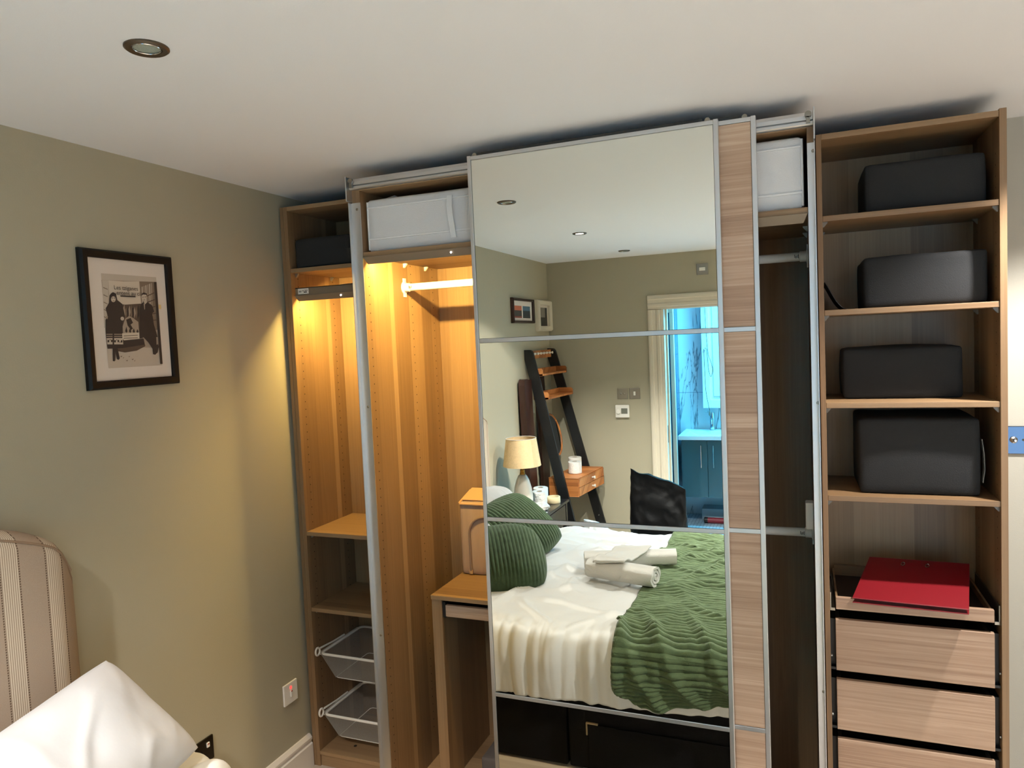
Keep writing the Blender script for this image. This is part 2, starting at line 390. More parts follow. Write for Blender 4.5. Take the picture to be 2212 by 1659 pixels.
def basin():
    x0, x1, y0, y1 = .905, 1.49, -4.805, BY1+.009
    mb = MB(); o = [(x0, y0), (x1, y0), (x1, y1), (x0, y1)]
    i = [(x0+.05, y0-.03), (x1-.05, y0-.03), (x1-.05, y1+.13), (x0+.05, y1+.13)]
    f = [(x0+.12, y0-.09), (x1-.12, y0-.09), (x1-.12, y1+.18), (x0+.12, y1+.18)]
    vs = [(*p, .806) for p in o]+[(*p, .845) for p in o]+[(*p, .843) for p in i]+[(*p, .815) for p in f]
    fs = [(3, 2, 1, 0)]
    for a, b in ((0, 4), (4, 8), (8, 12)): fs += [(a+k, a+(k+1) % 4, b+(k+1) % 4, b+k) for k in range(4)]
    fs.append((12, 13, 14, 15)); return mb.add(vs, fs)
obj('bowl', basin(), M_basin, t, bevel=.004)
obj('overflow_ring', MB().lathe([(.016, 0), (.016, .002), (.009, .002), (.009, 0)], (1.165, -5.215, .843), 16), M_chrome, t)
t = thing('basin_tap', 'tall chrome mixer tap standing on the white basin', 'tap', (1.165, -5.25, .845))
obj('column', MB().lathe([(.027, 0), (.027, .004), (.022, .006), (.022, .165), (.02, .168)], (1.165, -5.25, .845), 20), M_chrome, t, smooth=True)
obj('spout', MB().tube([(1.165, -5.23, .95), (1.165, -5.18, .955), (1.165, -5.16, .935), (1.165, -5.155, .91)], .011, 10), M_chrome, t, smooth=True)
obj('lever', MB().tube([(1.165, -5.25, 1.012), (1.13, -5.235, 1.02), (1.105, -5.225, 1.022)], .006, 8), M_chrome, t, smooth=True)
t = thing('mirror_cabinet', 'white panelled wall cabinet above the wash basin', 'cabinet', (1.4, -5.25, 1.06))
obj('body', B(1.09, 1.72, BY1+.008, -5.20, 1.06, 2.25), M_basin, t, bevel=.003)
d = MB()
for x0, x1, z0, z1 in ((1.09, 1.16, 1.06, 2.25), (1.65, 1.72, 1.06, 2.25), (1.16, 1.65, 1.06, 1.14), (1.16, 1.65, 2.17, 2.25)): d.box(x0, x1, -5.20, -5.18, z0, z1)
dd = obj('door_frame', d, M_basin, t, bevel=.004)
obj('door_panel', B(1.19, 1.62, -5.20, -5.19, 1.17, 2.14), M_basin, t, bevel=.005)
t = thing('pull_cord', 'dark light pull cord looped over a hook on the white cabinet', 'pull cord', (1.15, -5.17, 1.0))
loop = catmull([(1.13, -5.165, ZC), (1.135, -5.165, 1.9), (1.15, -5.165, 1.6), (1.175, -5.165, 1.5), (1.19, -5.165, 1.42), (1.17, -5.165, 1.36), (1.15, -5.165, 1.45), (1.142, -5.165, 1.6), (1.125, -5.165, 1.63), (1.115, -5.165, 1.58), (1.118, -5.165, 1.35), (1.125, -5.165, 1.2), (1.15, -5.165, 1.05), (1.153, -5.165, 1.03)], 8)
obj('cord', MB().tube(loop, .0022, 6), M_dark, t, smooth=True)
obj('hook', MB().lathe([(.008, 0), (.008, .02), (.003, .024)], (1.118, -5.18, 1.615), 10, 'y'), M_chrome, t)
obj('weight', MB().lathe([(.003, .05), (.008, .04), (.011, .02), (.008, .004), (.002, 0)], (1.153, -5.165, .985), 12), M_steel, t, smooth=True)
tag(obj('storage_box', B(1.06, 1.32, -5.28, -5.1, .003, .11), mat('grey_card', (150, 155, 160), .8), bevel=.004), 'pale grey box on the mosaic floor under the teal vanity', 'box')
t = thing('sealant_tube', 'red sealant cartridge with black ends lying on the mosaic floor', 'cartridge', (1.2, -4.98, .004))
obj('barrel', MB().lathe([(.026, -.09), (.026, .11)], (1.22, -4.98, .031), 18, 'x'), mat('red_label', (130, 30, 40), .5), t, smooth=True)
obj('cap', MB().lathe([(.0, -.125), (.02, -.125), (.028, -.12), (.028, -.09), (.0, -.09)], (1.22, -4.98, .032), 18, 'x'), M_black, t, smooth=True)
t = thing('added_bath_panel', 'added square panel on the bathroom ceiling, its blue standing in for daylight', 'ceiling light', (1.7, -4.7, ZC-.03))  # added panel: its blue light stands in for daylight in the bathroom
obj('frame', B(1.4, 2.0, -5.0, -4.4, ZC-.02, ZC), M_plast, t, bevel=.003)
light('added_bath_fill', 'AREA', (1.7, -4.7, ZC-.025), parent=t, shape='SQUARE', size=.55, energy=BATH_POWER, color=BATH_COL)

# ================================================================ WARDROBE
F = -.228                                         # front of the two deep middle frames
def holes(x, ys, z0, z1, sgn, skip=()):
    mb = MB(); z = z0
    while z < z1:
        for y in ys:
            vs = [(x+sgn*.0004, y+.0026*cos(a*pi/3), z+.0026*sin(a*pi/3)) for a in range(6)]
            mb.add(vs, [tuple(range(6))])
        z += .032
    return mb
def bracket(x, y, z, sgn):
    """small white shelf support under a shelf"""
    return MB().prism([(x, z), (x+sgn*.014, z), (x+sgn*.014, z-.003), (x+sgn*.003, z-.016), (x, z-.016)], 'y', y, y+.01)
# ---- narrow tower by the left wall
t = thing('wardrobe_tower', 'narrow open oak wardrobe tower with wire baskets, against the sage wall', 'wardrobe', (.25, .17, 0))
obj('cover_panel', B(0, .016, 0, .345, 0, 2.36), wood_v, t, bevel=.001)
sp = obj('side_panel', B(.0175, .035, 0, .345, 0, 2.36), wood_v, t, bevel=.001)
h = obj('drill_holes', holes(.035, (.045, .285), .15, 2.25, 1), M_dark, sp); h['kind'] = 'stuff'
obj('side_panel', B(.482, .4995, 0, .345, 0, 2.36), wood_v, t, bevel=.001)
obj('top_panel', B(.035, .482, .001, .345, 2.343, 2.36), wood_h, t, bevel=.001)
obj('back_panel', B(.035, .482, .337, .344, .06, 2.343), wood_v, t)
obj('bottom_panel', B(.035, .482, .001, .337, .05, .066), wood_h, t, bevel=.001)
obj('plinth', B(.035, .482, .008, .024, 0, .05), wood_h, t, bevel=.001)
for z in (2.109, 1.0148, .6905):
    s = obj('shelf', B(.0352, .4818, .002, .337, z-.017, z), wood_h, t, bevel=.001)
    for y in (.03, .27):
        obj('shelf_support', bracket(.0352, y, z-.017, 1), M_clip, s)
obj('screw_cover', MB().lathe([(.007, 0), (.007, .0012), (0, .0012)], (.16, .08, .066), 12), M_dark, t)
# ---- led bars
def led_bar(name, label, x0, x1, y, zt, zm, zb, on, fascia, dot, sticker=False, cable=False):
    t = thing(name, label, 'light bar', ((x0+x1)/2, y+.02, zb))
    mb = MB()
    if fascia: mb.box(x0+.004, x1-.004, y, y+.005, zm, zt); mb.box(x0+.004, x1-.004, y, y+.03, zt-.004, zt)
    mb.add([(x0, y-.004, zm), (x1, y-.004, zm), (x1-.012, y+.008, zb), (x0+.012, y+.008, zb), (x0, y+.004, zm), (x1, y+.004, zm), (x1-.012, y+.012, zb), (x0+.012, y+.012, zb)],
           [(0, 1, 2, 3), (5, 4, 7, 6), (0, 4, 5, 1), (3, 2, 6, 7), (1, 5, 6, 2), (4, 0, 3, 7)])
    mb.box(x0+.004, x1-.004, y+.004, y+.05, zm-.002, zm)
    obj('cover', mb, M_greybar, t, bevel=.0008)
    obj('diffuser', B(x0+.02, x1-.02, y+.022, y+.044, zm-.005, zm-.002), M_ledd if on else M_plast, t)
    obj('motion_sensor', MB().lathe([(.0035, -.003), (.003, -.005), (0, -.006)], (dot, y+.002, (zm+zb)/2), 12, 'y'), M_glow if on else M_plast, t, smooth=True)
    if on:
        light('led_strip', 'AREA', ((x0+x1)/2, y+.034, zm-.0065), (radians(42), 0, 0), parent=t, shape='RECTANGLE', size=(x1-x0)-.04, size_y=.02, energy=LED_POWER*(x1-x0), color=LED_WARM)
    if sticker:
        s = obj('sticker', B(x0+.018, x0+.07, y-.0007, y-.0001, zt-.026, zt-.004), M_plast, t)
        mk = MB()
        for a, b, c, d in ((.022, .036, .013, .0155), (.04, .046, .012, .015), (.05, .066, .011, .0135), (.046, .062, .017, .021), (.022, .034, .018, .0195)): mk.box(x0+a, x0+b, y-.0009, y-.0006, zt-d, zt-c)
        obj('sticker_print', mk, M_dark, s)
    if cable:
        obj('cable', MB().tube(catmull([(x0+.12, y+.06, zt-.002), (x0+.17, y+.12, zt+.012), (x0+.22, y+.2, zt+.02), (x0+.27, y+.26, zt+.03)], 6), .003, 6), M_plast, t, smooth=True)
    return t
led_bar('led_light_bar', 'lit taupe light bar with a white sticker inside the narrow tower', .05, .467, .0, 2.029, 1.998, 1.975, True, True, .275, True, True)
# ---- two deep frames behind the sliding doors
def deep_frame(name, label, x0, x1, tl, tr, profile):
    t = thing(name, label, 'wardrobe', ((x0+x1)/2, .05, 0))
    s1 = obj('side_panel', B(x0, x0+tl, F, .345, 0, 2.345), wood_v, t, bevel=.001)
    s2 = obj('side_panel', B(x1-tr, x1, F, .345, 0, 2.345), wood_v, t, bevel=.001)
    h = obj('drill_holes', holes(x0+tl, (F+.028, .105, .285), .2, 2.09, 1), M_dark, s1); h['kind'] = 'stuff'
    h = obj('drill_holes', holes(x1-tr, (F+.028, .105, .285), .2, 2.09, -1), M_dark, s2); h['kind'] = 'stuff'
    obj('top_panel', B(x0+tl, x1-tr, F, .345, 2.327, 2.345), wood_h, t, bevel=.001)
    obj('back_panel', B(x0+tl, x1-tr, .338, .345, .06, 2.327), wood_v, t)
    obj('bottom_panel', B(x0+tl, x1-tr, F+.002, .338, .05, .066), wood_h, t, bevel=.001)
    obj('plinth', B(x0+tl, x1-tr, F+.01, F+.026, 0, .05), wood_h, t, bevel=.001)
    s = obj('shelf', B(x0+tl+.0003, x1-tr-.0003, F+.003, .338, 2.094, 2.111), wood_h, t, bevel=.001)
    for y in (.05, .22):
        for x, g in ((x0+tl, 1), (x1-tr, -1)): obj('shelf_support', bracket(x, y, 2.094, g), M_plast, s)
    xa, xb = profile
    pr = MB().box(xa, xb, F-.004, F, .0, 2.285)
    if x0 < 1: pr.box(xa, xa+.002, F-.022, F, .0, 2.285)
    else: pr.box(xb-.002, xb, F-.022, F, .0, 2.285)
    q = obj('edge_profile', pr, M_alu, t)
    for z in (2.262, 1.56, .72): obj('screw', MB().lathe([(.005, -.0045), (.004, -.006), (0, -.0065)], ((xa+xb)/2+.006, F, z), 10, 'y'), M_steel, q, smooth=True)
    return t
def clothes_rail(t, x0, x1, z, y=.05):
    r = obj('clothes_rail', MB().tube([(x0, y, z), (x1, y, z)], .0118, 16, flatten=1.2), M_white_met, t, smooth=True)
    for x, g in ((x0, 1), (x1, -1)):
        obj('rail_bracket', MB().lathe([(.024, 0), (.024, g*.004), (.017, g*.006), (.017, g*.024), (.0135, g*.026)], (x, y, z), 18, 'x').box(min(x, x+g*.004), max(x, x+g*.004), y-.009, y+.009, z-.036, z+.036), M_white_met, r, smooth=True)
    mk = MB()
    for g, x in ((1, x0), (-1, x1)):
        for k in range(4): mk.box(x+g*(.028+.0035*k), x+g*(.028+.0035*k)+g*.0018, y-.0135, y-.0124, z-.006+.002*(k % 2), z+.006-.002*(k % 3))
    obj('size_marks', mk, M_dark, r)['kind'] = 'stuff'
fa = deep_frame('deep_wardrobe', 'deep oak wardrobe with the lit interior left of the mirror door', .503, 1.2595, .0325, .018, (.5, .5365))
clothes_rail(fa, .5355, 1.2415, 2.0)
led_bar('led_light_bar', 'lit taupe light bar under the white box shelf of the deep frame', .537, 1.24, F+.0, 2.094, 2.0935, 2.068, True, False, .884)
fb = deep_frame('deep_wardrobe', 'deep oak wardrobe with the unlit interior right of the oak sliding door', 1.2605, 2.0185, .018, .0185, (2.0, 2.0195))
clothes_rail(fb, 1.2785, 2.0, 2.0); clothes_rail(fb, 1.2785, 2.0, 1.112)
led_bar('led_light_bar', 'unlit steel light bar beside the oak sliding door', 1.28, 1.999, F+.0, 2.094, 2.0935, 2.068, False, False, 1.5)
tag(obj('remote_dimmer', B(1.9765, 1.9995, -.12, -.075, 1.165, 1.247), M_plast, bevel=.004, seg=3), 'white plastic remote fixed inside the frame above the lower rail', 'remote')
# ---- sliding rails
t = thing('sliding_door_rail', 'aluminium top rail that carries the sliding doors', 'rail', (1.26, -.235, 2.33))
rl = MB().prism([(F-.0005, 2.33), (-.244, 2.33), (-.247, 2.333), (-.247, 2.338), (-.239, 2.339), (-.239, 2.3425), (-.245, 2.345), (-.245, 2.356), (-.242, 2.366), (-.20, 2.3665), (-.20, 2.3455), (F-.0005, 2.3455)], 'x', .505, 2.016)
obj('rail_profile', rl, M_alu, t)
for x0, x1 in ((.4995, .504), (2.0165, 2.0205)): obj('end_plate', B(x0, x1, -.262, -.19, 2.288, 2.374), M_alu, t, bevel=.001)
for x in (.517, 2.004):
    obj('end_stop', MB().lathe([(.009, -.006), (.009, .002), (.004, .002), (.004, -.004)], (x, -.25, 2.358), 14, 'y').box(x-.005, x+.005, -.256, -.246, 2.334, 2.352), M_steel, t, smooth=True)
tag(obj('floor_rail', B(.505, 2.016, -.296, F-.001, 0, .012), M_alu, bevel=.002), 'aluminium floor rail under the sliding doors', 'rail')
# ---- sliding doors
RZ = (1.7778, 1.191, .5958)
def sliding_door(name, label, x0, x1, y, infill, iname, grain):
    """y = front face of the panels"""
    t = thing(name, label, 'sliding door', ((x0+x1)/2, y+.01, .014))
    zb, zt = .0145, 2.371
    for a, b in ((x0, x0+.0125), (x1-.0135, x1)): obj('stile', B(a, b, y-.003, y+.017, zb, zt), M_alu, t, bevel=.001)
    obj('top_rail', B(x0+.0125, x1-.0135, y-.002, y+.017, zt-.0135, zt-.0015), M_alu, t, bevel=.0008)
    obj('bottom_rail', B(x0+.0125, x1-.0135, y-.002, y+.017, zb, zb+.03), M_alu, t, bevel=.0008)
    for z in RZ: obj('divider_rail', B(x0+.0125, x1-.0135, y-.002, y+.017, z-.0065, z+.0065), M_alu, t, bevel=.0008)
    zs = [zt-.0135]+[q for z in RZ for q in (z+.0065, z-.0065)]+[zb+.03]
    for k in range(4):
        obj(iname, B(x0+.0135, x1-.0145, y, y+.006, zs[2*k+1]+.001, zs[2*k]-.001), infill, t)
    obj('backing', B(x0+.0125, x1-.0135, y+.0065, y+.012, zb, zt-.01), M_black, t)
    obj('hanger_strip', B(x0+.035, x1-.045, y+.008, y+.02, zt+.0005, zt+.009), M_alu_d, t)
    for x in (x0+.02, x1-.03): obj('roller', MB().lathe([(.008, 0), (.008, .006), (0, .006)], (x, y+.012, zt+.004), 12, 'y'), M_steel, t, smooth=True)
    return t
sliding_door('mirror_sliding_door', 'four panel mirror sliding door in a thin aluminium frame', .989, 1.769, -.2925, M_mirror, 'mirror_panel', 'x')
sliding_door('oak_sliding_door', 'oak panelled sliding door showing behind the mirror door', 1.088, 1.8685, -.2695, wood_d, 'oak_panel', 'x')
# ---- shallow tower with shelves and drawers
t = TR = thing('shelf_tower', 'open oak shelf tower with drawers beside the bare cream wall', 'wardrobe', (2.274, .17, 0))
s1 = obj('side_panel', B(2.027, 2.0425, 0, .345, 0, 2.36), wood_v, t, bevel=.001)
s2 = obj('side_panel', B(2.5027, 2.5208, -.003, .345, 0, 2.364), wood_v, t, bevel=.001)
h = obj('drill_holes', holes(2.5027, (.04, .285), .2, 2.25, -1), M_dark, s2); h['kind'] = 'stuff'
h = obj('drill_holes', holes(2.0425, (.04, .285), .2, 2.25, 1), M_dark, s1); h['kind'] = 'stuff'
obj('top_panel', B(2.0425, 2.5027, 0, .345, 2.343, 2.36), wood_h, t, bevel=.001)
obj('back_panel', B(2.0425, 2.5027, .338, .345, .06, 2.343), wood_v, t)
obj('bottom_panel', B(2.0425, 2.5027, .001, .338, .05, .066), wood_h, t, bevel=.001)
obj('plinth', B(2.0425, 2.5027, .008, .024, 0, .05), wood_h, t, bevel=.001)
for z in (2.113, 1.825, 1.5377, 1.2465):
    s = obj('shelf', B(2.0428, 2.5024, .0, .338, z-.017, z), wood_h, t, bevel=.0012)
    for y in (.012, .27):
        for x, g in ((2.0428, 1), (2.5024, -1)): obj('shelf_support', bracket(x, y, z-.017, g), M_clip, s)
# pull-out tray
tr = obj('pull_out_tray', B(2.06, 2.4855, .0, .016, .884, .9215), wood_d, t, bevel=.001)
obj('tray_floor', B(2.062, 2.4835, .016, .325, .887, .893), M_dwood_in, tr)
w = B(2.06, 2.0665, .016, .33, .887, .915); w.box(2.479, 2.4855, .016, .33, .887, .915); w.box(2.0665, 2.479, .318, .33, .887, .93)
obj('tray_wall', w, wood_h, tr, bevel=.0008)
for x0, x1 in ((2.0428, 2.058), (2.488, 2.5024)):
    obj('runner', B(x0, x1, .012, .33, .874, .884).box(x0 if x0 < 2.2 else x1-.004, x0+.004 if x0 < 2.2 else x1, .01, .33, .884, .934), M_steel, tr, bevel=.001)
for z0, z1 in ((.686, .852), (.493, .657), (.300, .4625), (.107, .27)):
    d = obj('drawer', B(2.058, 2.486, .0, .016, z0, z1), wood_d, t, bevel=.0012)
    w = B(2.06, 2.072, .016, .32, z0+.012, z1-.012); w.box(2.472, 2.484, .016, .32, z0+.012, z1-.012); w.box(2.072, 2.472, .31, .32, z0+.012, z1-.012)
    obj('drawer_wall', w, M_dwood_in, d, bevel=.0008)
    obj('drawer_floor', B(2.06, 2.484, .016, .32, z0+.008, z0+.014), M_dwood_in, d)
    for x0, x1 in ((2.0428, 2.0575), (2.4865, 2.5024)): obj('runner', B(x0, x1, .01, .33, z0-.002, z0+.006).box(x0, x1, .03, .33, z0+.006, z1-.01), M_black, d)
    for x in (2.0435, 2.5017): obj('runner_screw', MB().lathe([(.0045, 0), (.004, .004), (0, .005)], (x if x < 2.2 else x-.004, .006, z0+.045), 10, 'x'), M_steel, d, smooth=True)

# ================================================================ THINGS IN THE WARDROBE
def soft_box(x0, x1, y0, y1, z0, z1, bulge=.006, n=9, seed=0., lid=.0):
    """rounded fabric box: six grids, sides slightly bulged and uneven"""
    mb = MB(); c = Vector(((x0+x1)/2, (y0+y1)/2, (z0+z1)/2)); h = Vector(((x1-x0)/2, (y1-y0)/2, (z1-z0)/2))
    r = min(.012, h.x*.3, h.y*.3, h.z*.3)
    def pt(a):
        p = Vector((a[0]*h.x, a[1]*h.y, a[2]*h.z)); q = Vector([max(-h[k]+r, min(h[k]-r, p[k])) for k in range(3)])
        d = p-q
        if d.length > 1e-9: p = q+d.normalized()*r
        e = (1-a[0]**2)*(1-a[1]**2) if abs(a[2]) == 1 else ((1-a[0]**2)*(1-a[2]**2) if abs(a[1]) == 1 else (1-a[1]**2)*(1-a[2]**2))
        k = 2 if abs(a[2]) == 1 else (1 if abs(a[1]) == 1 else 0)
        p[k] += math.copysign(1, a[k])*e*bulge*(1 if a[2] > -1 else 0)
        p += Vector((nz(p.x*9+seed, p.y*9, p.z*9), nz(p.x*9, p.y*9+seed, 3), nz(p.x*9+seed, 7, p.y*9) if a[2] > -.8 else 0))*.0025
        if lid and a[2] > .5: p.z += lid*(.5+.5*a[1])*(a[2]-.5)*2
        return c+p
    t = [-1, -.97, -.9]+[-.75+1.5*k/(n-1) for k in range(n)]+[.9, .97, 1]
    m = len(t)
    for ax in range(3):
        for s in (-1, 1):
            def fn(u, v, ax=ax, s=s):
                a = [0, 0, 0]; a[ax] = s; a[(ax+1) % 3] = t[round(u*(m-1))]; a[(ax+2) % 3] = t[round(v*(m-1))]
                if s < 0: a[(ax+1) % 3], a[(ax+2) % 3] = t[round(v*(m-1))], t[round(u*(m-1))]
                return pt(a)
            mb.grid(fn, m, m)
    return mb
def strip_path(pts, w, axis, th=.0012):
    """flat tape along pts, wide along axis vector"""
    a = Vector(axis).normalized()*w/2; mb = MB(); P = [Vector(p) for p in pts]; vs = []
    for i, p in enumerate(P):
        t = (P[min(i+1, len(P)-1)]-P[max(i-1, 0)]).normalized(); n = t.cross(a).normalized()*th
        vs += [p-a, p+a, p+a+n, p-a+n]
    fs = [(0, 1, 2, 3), tuple(len(vs)-4+k for k in (3, 2, 1, 0))]
    for i in range(len(P)-1):
        o = i*4
        fs += [(o+k, o+(k+1) % 4, o+4+(k+1) % 4, o+4+k) for k in range(4)]
    return mb.add(vs, fs)
def fabric_box(name, label, x0, x1, y0, y1, z0, z1, mf, ms, seams=True, strap=None, group=None, tagx=None, seed=0.):
    t = thing(name, label, 'storage box', ((x0+x1)/2, (y0+y1)/2, z0), group)
    obj('body', soft_box(x0, x1, y0, y1, z0, z1, seed=seed), mf, t, smooth=60)
    if seams:
        for z, hh in ((z0+.045, .006), (z1-.03, .005)):
            obj('seam_tape', B(x0+.004, x1-.004, y0-.0065, y0-.001, z-hh/2, z+hh/2), ms, t, bevel=.001)
        for x in (x0+.0015, x1-.0015):
            obj('edge_piping', MB().tube([(x, y0+.002, z0+.008), (x, y0+.0015, (z0+z1)/2), (x, y0+.002, z1-.008)], .0035, 8), ms, t, smooth=True)
    if strap is not None:
        xs = strap
        obj('handle', strip_path([(xs, y0-.005, z1-.022), (xs+.002, y0-.016, z1-.06), (xs+.006, y0-.019, (z0+z1)/2), (xs+.008, y0-.014, z0+.06), (xs+.008, y0-.005, z0+.022)], .02, (1, 0, 0), .003), ms, t, smooth=True)
    return t
w1 = fabric_box('storage_box', 'white fabric storage box with a strap handle, beside the mirror door', .545, 1.232, -.2, .32, 2.1115, 2.297, M_wbox, M_seam, strap=.878, seed=1)
obj('lid_flap', MB().add([(.59, -.17, 2.299), (.64, -.18, 2.299), (.62, -.13, 2.318), (.6, -.1, 2.300), (.65, -.1, 2.30)], [(0, 1, 2), (1, 4, 2), (4, 3, 2), (3, 0, 2)]), M_wbox, w1)
fabric_box('storage_box', 'white fabric storage box above the unlit light bar', 1.305, 1.988, -.2, .32, 2.1115, 2.315, M_wbox, M_seam, seed=2)
fabric_box('storage_box', 'flat charcoal fabric box on the top shelf of the narrow tower', .05, .455, .015, .325, 2.1095, 2.228, M_dbox, M_dseam, seams=False, strap=.315, seed=3)
G = 'charcoal boxes in the shelf tower'
fabric_box('storage_box', 'charcoal fabric box on the topmost shelf of the drawer tower', 2.163, 2.482, .05, .33, 2.1135, 2.262, M_dbox, M_dseam, group=G, seams=False, seed=4)
fabric_box('storage_box', 'charcoal fabric box sharing its shelf with a curled black folder', 2.157, 2.484, .05, .33, 1.8255, 1.981, M_dbox, M_dseam, group=G, seams=False, seed=5)
fabric_box('storage_box', 'charcoal fabric box pushed far back on the third shelf of the drawer tower', 2.098, 2.432, .12, .326, 1.5382, 1.7, M_dbox, M_dseam, group=G, seams=False, seed=6)
b4 = fabric_box('storage_box', 'tall charcoal fabric box with a grey side tab, on the shelf above the red binder', 2.137, 2.463, .05, .33, 1.247, 1.482, M_dbox, M_dseam, group=G, seams=False, seed=7)
obj('side_tab', strip_path([(2.466, .06, 1.42), (2.471, .06, 1.38), (2.473, .06, 1.33), (2.468, .06, 1.29)], .02, (0, 1, 0), .002), mat('grey_tab', (110, 110, 108), .8), b4, smooth=True)
# curled black folder
fo = MB().grid(lambda u, v: Vector((2.046+.066*u**.8*(1-.0*v), .06+.2*v, 1.8262+.088*(1-u)**2.2+.0005)), 14, 6)
tag(obj('paper_folder', fo, M_black, smooth=True, solid=.0015), 'curled black card folder leaning on the tower side', 'folder')
# grey strip leaning at the back of the top shelf
# red lever arch binder lying on the tray
t = thing('ring_binder', 'red lever arch binder lying open side down on the pull-out tray', 'binder', (2.28, .07, .9225))
NL, NR, FR, FL = Vector((2.105, -.042, 0)), Vector((2.410, -.062, 0)), Vector((2.458, .192, 0)), Vector((2.172, .2, 0))
def slab(z_near, z_far, th):
    vs = [NL+Vector((0, 0, z_near)), NR+Vector((0, 0, z_near)), FR+Vector((0, 0, z_far)), FL+Vector((0, 0, z_far))]
    return MB().add([v-Vector((0, 0, th)) for v in vs]+vs, [(3, 2, 1, 0), (4, 5, 6, 7), (0, 1, 5, 4), (1, 2, 6, 5), (2, 3, 7, 6), (3, 0, 4, 7)])
cv = obj('cover', slab(.940, 1.0, .003), M_red, t, bevel=.001)
obj('cover', slab(.9265, .9265, .003), M_red, t, bevel=.001)
obj('spine', MB().add([FR+Vector((0, 0, .9235)), FR+Vector((0, 0, 1.0)), FL+Vector((0, 0, 1.0)), FL+Vector((0, 0, .9235)), FR+Vector((.001, .003, .9235)), FR+Vector((.001, .003, 1.0)), FL+Vector((.001, .003, 1.0)), FL+Vector((.001, .003, .9235))], [(0, 1, 2, 3), (7, 6, 5, 4), (0, 4, 5, 1), (1, 5, 6, 2), (2, 6, 7, 3), (3, 7, 4, 0)]), M_red, t)
pg = []
for s, zz in ((.94, .9268), (.94, .947)):
    for a, b in ((.02, .2), (.97, .2), (.97, .9), (.02, .9)):
        p = NL.lerp(NR, a).lerp(FL.lerp(FR, a), b); pg.append(p+Vector((0, 0, zz if zz < .93 else .936+.055*b)))
obj('pages', MB().add(pg, [(3, 2, 1, 0), (4, 5, 6, 7), (0, 1, 5, 4), (1, 2, 6, 5), (2, 3, 7, 6), (3, 0, 4, 7)]), M_paper, t)
for a in (.36, .6):
    p = NL.lerp(NR, a).lerp(FL.lerp(FR, a), .87)+Vector((0, 0, .994))
    ux = (NR-NL).normalized(); uy = (FL-NL).normalized(); uy.z = .17
    ring = [p+ux*.005*cos(k*pi/6)+uy*(.012*sin(k*pi/6)) for k in range(12)]
    obj('rivet_slot', MB().tube(ring, .0014, 6, closed=True), M_chrome, cv, smooth=True)
# ---- oak desk insert in the lit frame
t = thing('desk_insert', 'small oak desk with a shallow tray standing inside the lit deep wardrobe', 'desk', (.9, .15, .0665))
obj('top', B(.635, 1.19, -.045, .335, .798, .815), wood_h, t, bevel=.001)
for x0, x1 in ((.637, .680), (1.145, 1.188)): obj('leg_panel', B(x0, x1, -.043, .335, .0665, .798), wood_v, t, bevel=.001)
tr = obj('tray', B(.694, 1.131, -.04, -.024, .735, .779), wood_d, t, bevel=.001)
obj('tray_floor', B(.694, 1.131, -.024, .3, .735, .745), M_dwood_in, tr)
for x0, x1 in ((.680, .692), (1.133, 1.145)): obj('runner', B(x0, x1, -.036, .3, .729, .79), M_black, tr)
# canvas storage bag on the desk
t = thing('canvas_bag', 'taupe canvas storage bag with a tan lid standing on the oak desk', 'storage bag', (.82, .27, .8155))
obj('body', soft_box(.645, 1.02, .216, .33, .8157, 1.118, bulge=.008, seed=9, lid=.03), M_bag, t, smooth=60)
obj('lid_panel', MB().add([(.655, .225, 1.129), (1.01, .225, 1.129), (1.01, .326, 1.158), (.655, .326, 1.158), (.655, .225, 1.124), (1.01, .225, 1.124), (1.01, .326, 1.15), (.655, .326, 1.15)], [(0, 1, 2, 3), (7, 6, 5, 4), (0, 4, 5, 1), (1, 5, 6, 2), (2, 6, 7, 3), (3, 7, 4, 0)]), M_bagt, t, bevel=.003)
obj('rim_piping', MB().tube([(.647, .33, 1.145), (.644, .22, 1.113), (.65, .212, 1.112), (1.015, .212, 1.112), (1.02, .22, 1.113)], .005, 8), M_bagt, t, smooth=True)
zp = [(.69, .209, .835), (.69, .208, .99)]+[(.76-.07*cos(a*pi/16), .208, .99+.07*sin(a*pi/16)) for a in range(1, 9)]+[(.9, .208, 1.06), (.97, .209, .99), (.97, .209, .835)]
z = obj('window_zip', strip_path(zp, .014, (0, 0, 1), .003) if False else MB().tube(zp, .005, 8), M_bagz, t, smooth=True)
obj('zip_end', B(.683, .697, .206, .211, .822, .838), M_bagt, t)
# small grey felt basket on the wardrobe floor under the desk
fb_ = thing('felt_basket', 'small grey felt basket on the wardrobe floor under the desk', 'basket', (.9, .2, .0662))
obj('body', soft_box(.752, 1.06, .09, .3, .0665, .116, seed=11), mat('grey_felt', (92, 84, 78), .95, bump=.3, bscale=300), fb_, smooth=60)
